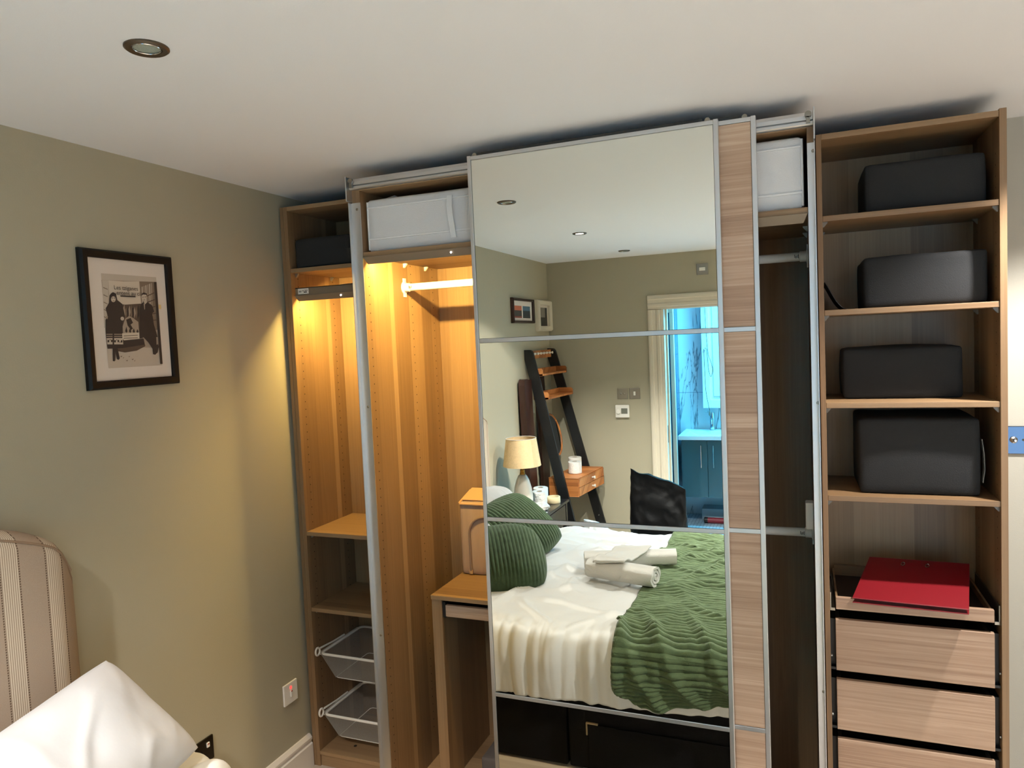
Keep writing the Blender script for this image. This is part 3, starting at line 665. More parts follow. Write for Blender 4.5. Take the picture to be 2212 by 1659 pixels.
# ---- wire baskets
def wire_basket(label, zr, zb, seed):
    t = thing('wire_basket', label, 'basket', (.25, .17, zb), 'wire baskets in the narrow tower')
    x0, x1, y0, y1 = .055, .462, .018, .325
    a0, a1, b0, b1 = .105, .412, .045, .295
    def rrect(x0, x1, y0, y1, z, r=.025):
        out = []
        for cx, cy, s in ((x1-r, y1-r, 0), (x0+r, y1-r, 1), (x0+r, y0+r, 2), (x1-r, y0+r, 3)):
            out += [(cx+r*cos((s+k/4)*pi/2), cy+r*sin((s+k/4)*pi/2), z) for k in range(5)]
        return out
    obj('rim', MB().tube(rrect(x0, x1, y0, y1, zr), .0055, 8, closed=True), M_white_met, t, smooth=True)
    top = [(x0, y0), (x1, y0), (x1, y1), (x0, y1)]; bot = [(a0, b0), (a1, b0), (a1, b1), (a0, b1)]
    mb = MB()
    def wire(p, q, r=.00032):
        d = (q-p).normalized(); u = d.cross(Vector((.3, .5, .8))).normalized()*r; w = d.cross(u).normalized()*r
        mb.add([p+u, p+w, p-u, p-w, q+u, q+w, q-u, q-w], [(0, 1, 5, 4), (1, 2, 6, 5), (2, 3, 7, 6), (3, 0, 4, 7)])
    st = .0045
    for k in range(4):
        T0, T1 = Vector((*top[k], zr)), Vector((*top[(k+1) % 4], zr)); B0, B1 = Vector((*bot[k], zb)), Vector((*bot[(k+1) % 4], zb))
        n = int((T1-T0).length/st); m = int((zr-zb)/st)
        sk = m/n
        for g in (-1, 1):            # diamond mesh: two families of slanting wires
            for i in range(-m, n+m):
                a, b = i/n, (i+g*m)/n
                u0, u1, v0, v1 = a, b, 0., 1.
                for lim in (0., 1.):
                    if (u0-lim)*(u1-lim) < 0:
                        vv = v0+(lim-u0)/(u1-u0)*(v1-v0)
                        if (lim == 0 and u0 < 0) or (lim == 1 and u0 > 1): u0, v0 = lim, vv
                        else: u1, v1 = lim, vv
                if not (-1e-6 <= u0 <= 1+1e-6 and -1e-6 <= u1 <= 1+1e-6): continue
                P = T0.lerp(T1, u0).lerp(B0.lerp(B1, u0), v0); Q = T0.lerp(T1, u1).lerp(B0.lerp(B1, u1), v1)
                if (P-Q).length > 1e-4: wire(P, Q)
    nx = int((a1-a0)/st); ny = int((b1-b0)/st)
    for i in range(nx+1): x = a0+(a1-a0)*i/nx; wire(Vector((x, b0, zb)), Vector((x, b1, zb)))
    for i in range(ny+1): y = b0+(b1-b0)*i/ny; wire(Vector((a0, y, zb)), Vector((a1, y, zb)))
    q = obj('mesh_wall', mb, M_mesh, t); q['kind'] = 'stuff'
    obj('bottom_wire', MB().tube(rrect(a0, a1, b0, b1, zb, .015), .0015, 6, closed=True), M_white_met, t, smooth=True)
    for x, g in ((x0-.006, -1), (x1+.006, 1)):
        e = MB().tube([(x, .02+.014*cos(k*pi/8)-.012, zr+.012+.016*sin(k*pi/8)) for k in range(16)], .0042, 8, closed=True)
        e.tube([(x, .03, zr+.02), (x, .12, zr+.012), (x, .2, zr+.01)], .004, 8)
        obj('runner_hook', e, M_white_met, t, smooth=True)
    for x0_, x1_ in ((.0353, .049), (.468, .4817)): obj('runner', B(x0_, x1_, .03, .32, zr-.012, zr-.003), M_white_met, t, bevel=.001)
wire_basket('white wire mesh basket hung just under the lowest shelf of the narrow tower', .487, .379, 1)
wire_basket('white wire mesh basket hung lowest, above the floor of the narrow tower', .222, .121, 2)

# ================================================================ WALL THINGS
# framed photograph on the left wall; q() turns corners seen in the photo into picture coordinates
t = thing('picture_frame', 'black framed sepia photograph of two people by a poster column', 'picture', (XW, -.742, 1.68))
PY0, PY1, PZ0, PZ1 = -.912, -.573, 1.680, 2.107
def ring_frame(y0, y1, z0, z1, w, x0, x1, s=1):
    mb = MB(); steps = [(0, x0), (0, x1*.6+x0*.4), (w*.25, x1), (w*.7, x1*.92+x0*.08), (w, x1*.7+x0*.3), (w, x0)]
    vs = []
    for d, x in steps:
        vs += [(x, y0+d, z0+d), (x, y1-d, z0+d), (x, y1-d, z1-d), (x, y0+d, z1-d)]
    fs = [(i*4+k, i*4+(k+1) % 4, i*4+4+(k+1) % 4, i*4+4+k) for i in range(len(steps)-1) for k in range(4)]
    return mb.add(vs, fs)
obj('frame', ring_frame(PY0, PY1, PZ0, PZ1, .026, XW+.001, XW+.022), M_blackfr, t, smooth=30)
obj('backing', B(XW+.001, XW+.006, PY0+.01, PY1-.01, PZ0+.01, PZ1-.01), M_blackfr, t)
obj('mount', B(XW+.006, XW+.008, PY0+.022, PY1-.022, PZ0+.022, PZ1-.022), M_matb, t)
QC = ((55, 82), (1005, 160), (1103, 1452), (180, 1555))
def q(px, py):
    u = v = .5
    for _ in range(12):
        def bl(u, v): return [(QC[0][k]*(1-u)+QC[1][k]*u)*(1-v)+(QC[3][k]*(1-u)+QC[2][k]*u)*v for k in (0, 1)]
        a = bl(u, v); h = 1e-4; du = bl(u+h, v); dv = bl(u, v+h)
        j = [(du[0]-a[0])/h, (dv[0]-a[0])/h, (du[1]-a[1])/h, (dv[1]-a[1])/h]; ex, ey = px-a[0], py-a[1]; D = j[0]*j[3]-j[1]*j[2]
        u += (ex*j[3]-ey*j[1])/D; v += (ey*j[0]-ex*j[2])/D
    return (PY0+(PY1-PY0)*u, PZ1-(PZ1-PZ0)*v)
LAY = [0]
def shape(mb, mi, pts):
    LAY[0] += 1; x = XW+.0083+LAY[0]*.00003; mb.mi = mi
    P = [q(*a) for a in pts]; n = len(P)
    ar = sum(P[i][0]*P[(i+1) % n][1]-P[(i+1) % n][0]*P[i][1] for i in range(n))
    if ar < 0: P = P[::-1]
    mb.add([(x, a, b) for a, b in P], [tuple(range(n))])
def ell(cx, cy, rx, ry, n=14): return [(cx+rx*cos(2*pi*k/n), cy+ry*sin(2*pi*k/n)) for k in range(n)]
TN = [flat(c) for c in ((176, 162, 146), (150, 134, 118), (112, 96, 80), (78, 62, 50), (50, 38, 31), (190, 176, 158))]
pm = MB()
shape(pm, 0, [(280, 340), (850, 365), (918, 1272), (365, 1318)])
shape(pm, 1, [(285, 408), (852, 413), (912, 1262), (363, 1308)])
shape(pm, 0, [(345, 1100), (890, 1090), (905, 1262), (362, 1308)])
shape(pm, 2, [(668, 412), (840, 413), (866, 905), (720, 930)])
for k in range(6): shape(pm, 1 if k % 2 else 0, [(690+20*k, 470-8*k), (702+20*k, 462-8*k), (716+20*k, 880), (706+20*k, 885)])
for k in range(5): shape(pm, 3, [(740+4*k, 560+62*k), (828+6*k, 520+70*k), (829+6*k, 530+70*k), (741+4*k, 570+62*k)])
shape(pm, 0, [(290, 410), (352, 410), (362, 900), (318, 900)])
for k in range(5): shape(pm, 2, [(302+3*k, 480+75*k), (346, 500+75*k), (347, 508+75*k), (303+3*k, 490+75*k)])
shape(pm, 5, [(352, 410), (500, 418), (662, 412), (682, 640), (520, 655), (365, 640)])
shape(pm, 3, [(365, 640), (520, 655), (682, 640), (704, 1000), (480, 1010)])
for k in range(9): shape(pm, (1, 2, 4)[k % 3], [(500+18*k, 690+10*((k*7) % 5)), (512+18*k, 650+12*((k*3) % 4)), (520+18*k, 760-9*((k*5) % 4)), (506+18*k, 800)])
shape(pm, 1, [(520, 800), (560, 770), (600, 790), (655, 830), (664, 945), (500, 955), (495, 880)])
shape(pm, 4, [(530, 810), (575, 790), (600, 840), (575, 860), (600, 900), (580, 915), (545, 870)])
for k in range(4): shape(pm, 4, [(520+38*k, 930), (532+38*k, 880+8*k), (545+38*k, 930), (534+38*k, 946)])
shape(pm, 5, [(490, 952), (665, 940), (668, 1003), (490, 1026)])
for k in range(2): shape(pm, 3, [(505, 975+26*k), (650, 964+26*k), (650, 970+26*k), (505, 981+26*k)])
shape(pm, 4, [(345, 1020), (490, 1028), (668, 1006), (712, 1000), (728, 1080), (640, 1128), (520, 1150), (450, 1138)])
shape(pm, 3, [(350, 1085), (500, 1105), (728, 1062), (728, 1080), (640, 1128), (520, 1150), (450, 1138)])
# person on the left of the print: hooded dark coat with a patterned hem
shape(pm, 4, [(326, 700), (358, 640), (362, 565), (375, 545), (395, 530), (425, 545), (440, 610), (490, 650), (515, 765), (512, 800), (496, 830), (490, 960), (500, 1105), (350, 1115), (330, 960), (326, 820), (345, 775)])
shape(pm, 0, ell(400, 603, 23, 30)); shape(pm, 4, [(382, 590), (396, 585), (396, 592), (384, 596)]); shape(pm, 4, [(404, 585), (418, 590), (416, 596), (404, 592)]); shape(pm, 3, [(390, 618), (412, 616), (402, 624)])
shape(pm, 0, ell(490, 800, 18, 20)); shape(pm, 1, [(332, 775), (350, 780), (345, 810), (328, 800)])
shape(pm, 1, [(335, 962), (490, 958), (491, 966), (336, 970)]); shape(pm, 1, [(337, 984), (492, 980), (493, 988), (338, 992)])
shape(pm, 0, [(338, 1005), (495, 1000), (501, 1066), (346, 1070)])
for k in range(5): shape(pm, 4, ell(356+32*k, 1036-3*(k % 2), 9, 14, 8)); shape(pm, 4, ell(372+32*k, 1022+22*(k % 2), 6, 5, 6))
shape(pm, 4, [(392, 690), (406, 690), (412, 1115), (396, 1115)])
shape(pm, 4, [(398, 1110), (428, 1110), (425, 1235), (415, 1245), (400, 1240), (398, 1170)]); shape(pm, 4, [(428, 1110), (446, 1110), (468, 1210), (458, 1228), (440, 1222), (430, 1170)])
# person on the right of the print: long dark coat, hand at the chin
shape(pm, 4, [(664, 700), (680, 645), (708, 622), (742, 620), (800, 655), (824, 718), (802, 738), (820, 850), (862, 980), (790, 988), (700, 990), (666, 1002), (668, 850)])
shape(pm, 4, [(700, 980), (845, 975), (850, 1060), (866, 1055), (874, 1080), (862, 1140), (835, 1165), (810, 1160), (805, 1105), (760, 1040)])
shape(pm, 0, ell(713, 575, 28, 40)); shape(pm, 4, [(684, 560), (692, 532), (715, 526), (740, 534), (745, 565), (735, 548), (700, 546)])
shape(pm, 4, [(694, 572), (707, 570), (707, 576), (695, 578)]); shape(pm, 4, [(718, 568), (732, 568), (731, 574), (719, 575)]); shape(pm, 3, [(704, 598), (724, 597), (714, 604)])
shape(pm, 0, [(708, 610), (740, 600), (746, 625), (722, 648), (712, 630)]); shape(pm, 1, [(708, 640), (722, 640), (722, 700), (716, 700)])
for k in range(9): shape(pm, 2, [(470+19*k+(k % 3)*9, 1190+14*((k*5) % 4)), (492+19*k, 1184+14*((k*5) % 4)), (484+19*k, 1200+14*((k*5) % 4))])
shape(pm, 4, [(822, 415), (848, 415), (916, 1258), (888, 1260)])
pr = obj('photo_print', pm, TN, t)
mb = MB()
a = q(520, 488); m1 = text_mb('Les tziganes', .0185, (XW+.0125, a[0], a[1]), (0, 1, 0), (0, 0, 1)); mb.add(m1.v, m1.f)
a = q(545, 540); m1 = text_mb('entent au ci', .0185, (XW+.0125, a[0], a[1]), (0, 1, 0), (0, 0, 1)); mb.add(m1.v, m1.f)
a = q(540, 570); mb.box(XW+.0124, XW+.0126, a[0]-.028, a[0]+.028, a[1]-.002, a[1]+.002)
obj('poster_lettering', mb, TN[4], pr)
obj('paper_label', B(XW+.008, XW+.0085, *sorted((q(878, 660)[0], q(905, 660)[0])), *sorted((q(880, 690)[1], q(880, 645)[1]))), flat((206, 176, 120)), t)

def plate(name, label, cat, axis, at, sgn, c, w, z0, z1, m, th=.007):
    """wall plate: at = wall plane on that axis, facing sgn; c = centre along the wall"""
    base = (at, c, z0) if axis == 'x' else (c, at, z0)
    t = thing(name, label, cat, base); a, b = sorted((at+sgn*.0005, at+sgn*th))
    obj('face_plate', B(a, b, c-w/2, c+w/2, z0, z1) if axis == 'x' else B(c-w/2, c+w/2, a, b, z0, z1), m, t, bevel=.002, seg=2)
    return t
def on(axis, at, sgn, d0, d1, c0, c1, z0, z1):
    a, b = sorted((at+sgn*d0, at+sgn*d1))
    return B(a, b, c0, c1, z0, z1) if axis == 'x' else B(c0, c1, a, b, z0, z1)
t = plate('fused_switch', 'white fused switch with a red neon near the wardrobe skirting', 'switch', 'x', XW, 1, -.108, .083, .325, .411, M_plast, .009)
obj('rocker', on('x', XW, 1, .009, .014, -.114, -.103, .352, .378), M_plast, t, bevel=.002)
obj('fuse_mark', on('x', XW, 1, .0138, .0146, -.112, -.105, .374, .379), mat('red_mark', (140, 20, 20), .5), t)
obj('neon', on('x', XW, 1, .009, .011, -.113, -.104, .385, .396), M_neon, t, bevel=.001)
t = plate('wall_socket', 'dark nickel double socket on the sage wall beside the bed', 'socket', 'x', XW, 1, -.603, .146, .332, .418, M_nickel, .008)
for c in (-.57, -.636):
    obj('rocker', on('x', XW, 1, .008, .013, c+.006, c+.018, .385, .402), M_plast, t, bevel=.001)
    obj('rocker_mark', on('x', XW, 1, .0128, .0135, c+.008, c+.016, .395, .399), M_neon if False else mat('red_mark', (140, 20, 20), .5), t)
    h = on('x', XW, 1, .0078, .0084, c-.02, c-.014, .372, .386); hh = on('x', XW, 1, .0078, .0084, c-.026, c-.018, .352, .357); h.add(hh.v, hh.f)
    obj('pin_slot', h, M_dark, t)
t = plate('steel_switch_plate', 'polished steel switch plate on the cream wall past the tower', 'switch', 'y', YB, -1, 2.653, .15, 1.331, 1.423, M_mirsteel, .007)
obj('toggle', MB().lathe([(.011, 0), (.011, -.004), (.006, -.008), (.005, -.022), (.003, -.024)], (2.613, YB-.007, 1.378), 14, 'y'), M_chrome, t, smooth=True)
obj('screw', MB().lathe([(.004, 0), (.004, -.001), (0, -.0012)], (2.640, YB-.007, 1.378), 10, 'y'), M_nickel, t)
t = plate('isolator_switch', 'steel fan isolator switch above the bathroom doorway', 'switch', 'y', YR, 1, 1.266, .088, 2.226, 2.314, M_steel)
obj('rocker', on('y', YR, 1, .007, .011, 1.243, 1.289, 2.257, 2.283), M_plast, t, bevel=.002)
t = plate('dimmer_switch', 'steel dimmer plate with two small round keys above the thermostat', 'switch', 'y', YR, 1, .601, .088, 1.262, 1.35, M_steel)
for x in (.588, .615): obj('key', MB().lathe([(.009, .007), (.009, .011), (.007, .012), (0, .012)], (x, YR, 1.306), 16, 'y'), M_steel, t, smooth=True)
t = plate('light_switch', 'steel light switch with a white rocker beside the door frame', 'switch', 'y', YR, 1, .7015, .088, 1.261, 1.351, M_steel)
obj('rocker', on('y', YR, 1, .007, .012, .693, .71, 1.29, 1.322), M_plast, t, bevel=.002)
t = thing('thermostat', 'white room thermostat with a dial and grey screen', 'thermostat', (.597, YR, 1.11))
obj('case', on('y', YR, 1, .0005, .026, .54, .655, 1.11, 1.214), M_plast, t, bevel=.006, seg=3)
obj('dial', MB().lathe([(.02, .026), (.02, .036), (.018, .038), (0, .038)], (.567, YR, 1.162), 24, 'y'), M_plast, t, smooth=True)
obj('screen', on('y', YR, 1, .026, .0266, .59, .642, 1.142, 1.187), mat('lcd_grey', (104, 106, 96), .3), t)
# dark frame with two small prints and deep white box frame, both on the left wall near the corner
t = thing('picture_frame', 'dark brown frame holding two small coloured prints side by side', 'picture', (XW, -3.345, 1.908))
obj('frame', ring_frame(-3.57, -3.12, 1.908, 2.097, .02, XW+.001, XW+.03), mat('dark_brown_frame', (40, 18, 12), .4), t, smooth=30)
obj('mount', B(XW+.001, XW+.01, -3.555, -3.135, 1.92, 2.085), M_matb, t)
for y0, c1, c2, c3 in ((-3.325, (176, 96, 66), (58, 54, 48), (120, 62, 48)), (-3.51, (70, 96, 112), (40, 46, 46), (52, 54, 50))):
    mb = MB(); mb.box(XW+.010, XW+.0105, y0, y0+.16, 2.005, 2.04); mb.mi = 1; mb.box(XW+.010, XW+.0105, y0, y0+.16, 1.962, 2.005); mb.mi = 2; mb.box(XW+.010, XW+.0105, y0, y0+.16, 1.948, 1.962)
    obj('print', mb, [flat(c1), flat(c2), flat(c3)], t)
t = thing('picture_frame', 'deep white box frame with a dark landscape print in the corner', 'picture', (XW, -3.8, 1.846))
obj('frame', ring_frame(-3.965, -3.64, 1.846, 2.1, .04, XW+.001, XW+.045), M_trim, t, smooth=30)
obj('mount', B(XW+.001, XW+.012, -3.945, -3.66, 1.866, 2.08), M_matb, t)
mb = MB(); mb.box(XW+.012, XW+.0125, -3.88, -3.73, 1.96, 2.04); mb.mi = 1; mb.box(XW+.012, XW+.0125, -3.88, -3.73, 1.89, 1.96); mb.box(XW+.012, XW+.0127, -3.91, -3.86, 1.89, 2.04)
obj('print', mb, [flat((122, 116, 106)), flat((52, 50, 44))], t)

# ================================================================ CEILING DOWNLIGHTS
def downlight(label, x, y, lit):
    t = thing('downlight', label, 'ceiling light', (x, y, ZC-.006), 'recessed ceiling downlights')
    obj('ring', MB().lathe([(.030, .02), (.028, .0), (.030, -.003), (.040, -.005), (.044, -.002), (.044, .004)], (x, y, ZC-.001), 32), M_brnz, t, smooth=True)
    obj('clip_ring', MB().tube([(x+.027*cos(k*pi/12), y+.027*sin(k*pi/12), ZC-.0035) for k in range(24)], .0012, 6, closed=True), M_chrome, t, smooth=True)
    obj('lens', MB().lathe([(.0, -.002), (.027, -.001), (.027, .002)], (x, y, ZC-.0005), 24), M_lens if lit else M_lampglass, t, smooth=True)
    if lit:
        light('downlight_beam', 'SPOT', (x, y, ZC-.012), parent=t, energy=SPOT_POWER*lit, color=SPOT_COL, spot_size=radians(118), spot_blend=.5, shadow_soft_size=.03)
downlight('unlit bronze downlight in the ceiling close to the wardrobe', .724, -1.284, 0)
downlight('lit downlight in the ceiling over the bed', .725, -2.465, .8)
downlight('unlit bronze downlight in the ceiling by the bathroom wall', .752, -3.549, 0)
downlight('lit downlight in the ceiling above the foot of the bed', 1.62, -2.465, .8)
downlight('lit downlight in the ceiling beside the drawer tower', 2.82, -.26, .62)
downlight('added out-of-view fill downlight over the open floor, away from the bed', 3.7, -2.4, .8)  # added out of view, bounces light off the floor onto the ceiling
downlight('added out-of-view fill downlight close to the glazed door', 3.1, -3.1, 2.1)  # another added fill, the strongest, to lift the ceiling by bounce

# ================================================================ BED
t = thing('divan_bed', 'black velvet divan bed base with a striped linen headboard', 'bed', (1.0, -1.74, 0))
obj('base', B(.1, 1.045, -2.42, -.89, .012, .33).box(1.052, 2.0, -2.42, -.89, .012, .33), M_velvet, t, bevel=.008, seg=3)
d = obj('drawer_front', B(1.137, 1.93, -.891, -.882, .022, .205), M_velvet, t, bevel=.003)
c = MB().box(1.130, 1.136, -.89, -.881, .16, .212); c.box(1.136, 1.18, -.89, -.881, .207, .212)
obj('drawer_corner_strip', c, mat('gold_strip', (150, 130, 100), .5), d)
for x in (.16, .98, 1.12, 1.94):
    for y in (-2.35, -.98): obj('castor', MB().lathe([(.02, 0), (.02, .012)], (x, y, 0), 12), M_black, t)
def headtop(y):
    k = abs(y+1.74)/.68
    return 1.42-.10*k**2-.055*k**4-.07*max(0, (k-.86)/.14)**3
def headboard():
    mb = MB(); n = 60; X0, X1 = .004, .095
    ys = [-2.42+1.36*i/n for i in range(n+1)]
    sec = [(X0, 0), (X1-.015, 0), (X1, .0), (X1+.004, 1), (X1-.004, 2), (X1-.03, 3), (X0+.02, 4), (X0, 5)]
    def P(i, j):
        y = ys[i]; top = headtop(y); e = min(1, min(i, n-i)/3.); r = .035*e
        edge = (1-e)**1.5*.035
        x, k = sec[j]
        z = {0: .05, 1: top-.05, 2: top-.022, 3: top-.006, 4: top, 5: top-.006}[k] if j > 2 else .05
        x = x-edge if j in (2, 3, 4) else x
        return (x, y, z)
    m = len(sec)
    vs = [P(i, j) for i in range(n+1) for j in range(m)]
    fs = [(i*m+j, (i+1)*m+j, (i+1)*m+j+1, i*m+j+1) for i in range(n) for j in range(m-1)]
    fs += [tuple(range(m)), tuple(range((n+1)*m-1, n*m-1, -1))]
    return mb.add(vs, fs)
hb = obj('headboard', headboard(), M_stripe, t, smooth=50)
def hedge(i): return (1-min(1, min(i, 60-i)/3.))**1.5*.035
pts = [(.0935-hedge(i), -2.42+1.36*i/60, headtop(-2.42+1.36*i/60)-.03) for i in range(61)]
obj('headboard_piping', MB().tube([(.0585, -2.4205, .06), (.0585, -2.4205, 1.0)]+pts+[(.0585, -1.0595, 1.0), (.0585, -1.0595, .06)], .0035, 6), mat('linen_piping', (132, 108, 86), .9), hb, smooth=True)
def rbox(x0, x1, y0, y1, z0, z1, **k): return soft_box(x0, x1, y0, y1, z0, z1, **k)
tag(obj('mattress', rbox(.11, 1.99, -2.41, -.92, .332, .535), M_duvet, smooth=60), 'white mattress on the black divan under the duvet', 'mattress')
# duvet: a cross-section across the bed swept along it, with wrinkles
CS = catmull([(-2.475, .29), (-2.475, .40), (-2.47, .50), (-2.43, .56), (-2.36, .582), (-2.2, .590), (-1.74, .597), (-1.25, .592), (-1.02, .590), (-.925, .578), (-.868, .545), (-.846, .485), (-.846, .42), (-.85, .36), (-.856, .305)], 14)
def resample(P, n):
    P = [Vector((p[0], p[1], 0)) for p in P]; d = [0]
    for a, b in zip(P, P[1:]): d.append(d[-1]+(b-a).length)
    out = []; k = 0
    for i in range(n):
        t = d[-1]*i/(n-1)
        while k < len(d)-2 and d[k+1] < t: k += 1
        out.append(P[k].lerp(P[k+1], (t-d[k])/(d[k+1]-d[k]+1e-12)))
    return out, d[-1]
def normals(P):
    out = []
    for i in range(len(P)):
        t = (P[min(i+1, len(P)-1)]-P[max(i-1, 0)]).normalized(); out.append(Vector((-t.y, t.x, 0)))
    return out
def ridge(x): return 1-abs(x)*2
def wrinkle(x, y, z, side):
    """height of the cloth above its smooth shape"""
    a = .012*nz(x*3.1+5, y*3.3, .3)+.008*nz(x*7, y*6.5, 2.1)+.004*nz(x*15, y*13, 6.1)
    b = ridge(nz(x*4.2+y*3.0, y*1.6-x*1.2, 4.7)); a += .018*max(0, b-.62)/.38*(.5+.6*max(0, nz(x*1.7, y*1.9, 9.)+.5))
    b = ridge(nz(x*2.2-y*4.6, y*2.4+x, 14.7)); a += .015*max(0, b-.66)/.34
    f = nz(x*11., z*1.6, 7.7); g = nz(x*24., z*2.2, 1.7)+.8*max(0, ridge(nz(x*17., z*1.3, 5.1))-.45)
    a = a*(1-.5*side)+side*(.022*f+.015*g+.012*max(0, ridge(nz(x*6.3, z*.9, 3.3))-.6))
    return a
def side_of(P): return sm((P.x+1.0)/.12) if P.x > -1.4 else sm((-2.36-P.x)/.1)
ND = 230
PD, LD = resample([(p[0], p[1]) for p in CS], ND); NDn = normals(PD)
def duvet(u, v):
    x = .13+1.9*u; i = round(v*(ND-1)); p = PD[i]; n = NDn[i]; s = side_of(p)
    h = wrinkle(x, p.x, p.y, s)
    drop = 0
    if p.y < .45 and p.x > -1.5: drop = (.45-p.y)/.145
    z = p.y+n.y*h+drop*(.012*nz(x*5, 1, 1)+.035*(x-.74)*.9)
    y = p.x+n.x*h
    if x > 1.9: z -= (x-1.9)**2*6*(1 if z > .4 else 0)
    return (x, y, max(z, .2))
dv = obj('duvet', MB().grid(duvet, 300, ND), M_duvet, smooth=80, solid=.016)
tag(dv, 'crumpled white duvet hanging over the side of the black divan', 'duvet')
# ribbed throw over the foot half
NT = 1250
CT = [(p[0], p[1]) for p in CS]
PT, LT = resample(CT, NT); NTn = normals(PT)
def throw(u, v):
    i = round((.06+.94*v)*(NT-1)); p = PT[i]; n = NTn[i]; s = side_of(p)
    near = p.x > -1.5
    x0 = 1.262+.03*nz(p.x*3, 2.2)-.03*sm((-1.4-p.x)/.6)*0
    if near and p.y < .58: x0 += .012+.10*sm((.42-p.y)/.12)**2
    x = x0+(2.0-x0)*u
    h = wrinkle(x, p.x, p.y, s)+.015
    sarc = LT*i/(NT-1)
    big = 0
    if near:                                       # soft folds running down the hanging part
        q_ = sm((p.x+1.25)/.35)
        d = (x-1.30)-.55*(sarc-LT*.72)
        big = q_*(.045*max(0, ridge(nz(d*5.2, sarc*.8, 21.))-.4)+.02*nz(x*5, sarc*3, 5))
    ph = sarc/.0225*2*pi+1.6*nz(x*4.2, sarc*3, 8.)+.9*nz(x*11, sarc*7, 3.)
    rib = .0095*abs(sin(ph/2))*(1 if u > .01 else 0)
    fade = .4+.6*sm(u/.03)
    h = (h+big+rib)*1+.004*nz(x*26, sarc*26, 2)
    z = p.y+n.y*h; y = p.x+n.x*h
    if near and p.y < .45: z += (.45-p.y)/.145*(.045+.1*max(0, x-1.42)*1.3)
    return (x, y, z)
th = obj('throw_blanket', MB().grid(throw, 70, NT), M_throw, smooth=80, solid=.007)
tag(th, 'ribbed green fleece throw spread over the foot of the bed', 'blanket')
# pillows from four corners
def pillow(C, thick, seed, rib=0., nu=60, nv=60, sag=.05, wr=.006, rnd=.05):
    """C = near-top, near-bottom, far-bottom, far-top corners; rib = spacing of cord ribs running top to bottom"""
    C = [Vector(c) for c in C]; mb = MB()
    nrm = ((C[2]-C[0]).cross(C[3]-C[1])).normalized()
    if nrm.x+nrm.z < 0: nrm = -nrm
    wid = (C[3]-C[0]).length
    def fn(sgn):
        def g(u, v):
            a, b = 2*u-1, 2*v-1
            k_ = 1-rnd*(abs(a)*abs(b))**(2 if rnd > .1 else 4); aa = a*(1-sag*(1-b*b)*abs(a)**3)*k_; bb = b*(1-sag*(1-a*a)*abs(b)**3)*k_
            uu, vv = (aa+1)/2, (bb+1)/2
            p = C[0].lerp(C[3], uu).lerp(C[1].lerp(C[2], uu), vv)
            h = max(0, (1-abs(a)**2.6))**.55*max(0, (1-abs(b)**2.6))**.55
            w_ = wr*nz(p.x*7+seed, p.y*7, p.z*7)+wr*.8*max(0, ridge(nz(p.x*5+seed, p.y*9, p.z*5))-.5)
            e = sgn*(thick*h)+w_*h*1.2+.25*wr*nz(p.x*18, p.y*18, p.z*18+seed)
            if rib: e += sgn*.0045*abs(sin(pi*(uu*wid)/rib+.5*nz(p.x*6, p.y*6, p.z*6)))*(.3+.7*min(1, h*3))
            return p+nrm*e
        return g
    mb.grid(fn(1), nu, nv); k = len(mb.v); g2 = MB().grid(fn(-1), nu, nv); mb.add(g2.v, [f[::-1] for f in g2.f])
    return mb
tag(obj('pillow', pillow(((.20, -1.075, .965), (.365, -.925, .655), (.53, -1.66, .65), (.24, -1.70, .88)), .095, 1., wr=.016), M_pillow, smooth=80), 'white pillow leaning on the striped headboard on the wardrobe side', 'pillow')
tag(obj('pillow', pillow(((.20, -1.76, .955), (.47, -1.77, .65), (.40, -2.27, .645), (.17, -2.30, .86)), .085, 5., wr=.016), M_pillow, smooth=80), 'white pillow leaning on the striped headboard on the bedside table side', 'pillow')
def cushion_corners(c, n, half, spin):
    n = Vector(n).normalized(); h = Vector((0, 0, 1)).cross(n).normalized(); u = n.cross(h)
    a = radians(spin); hx = h*cos(a)+u*sin(a); uy = -h*sin(a)+u*cos(a); c = Vector(c)
    return [c-hx*half+uy*half, c-hx*half-uy*half, c+hx*half-uy*half, c+hx*half+uy*half]
def gather(c, n, r):
    """the plaited knot of cord in the face of a cushion"""
    n = Vector(n).normalized(); h = Vector((0, 0, 1)).cross(n).normalized(); u = n.cross(h); c = Vector(c); mb = MB()
    for k in (-1, 1):
        mb.tube([c+h*(x*.011-.07)+u*(k*.008*sin(x*1.5)+.012*sin(x*.4))+n*(.006*cos(x*1.5*k)-.00012*(x*11-70)**2/10) for x in range(14)], .007, 8)
    return mb
t = thing('scatter_cushion', 'green cord fleece cushion on the duvet, the one closer to the wardrobe', 'cushion', (.60, -1.29, .6))
obj('cover', pillow(cushion_corners((.60, -1.37, .705), (.3, .48, .82), .195, 0), .105, 3., rib=.019, nu=230, nv=60, sag=-.03, rnd=.17), M_cush, t, smooth=80)
obj('gathered_seam', gather((.56, -1.39, .81), (.3, .45, .85), .07), M_cush, t, smooth=True)
t = thing('scatter_cushion', 'green cord fleece cushion leaning behind the other, by the bedside table', 'cushion', (.51, -1.80, .6))
obj('cover', pillow(cushion_corners((.485, -1.80, .735), (.42, .42, .8), .215, -24), .105, 8., rib=.019, nu=230, nv=60, sag=-.02, rnd=.13), M_cush, t, smooth=80)
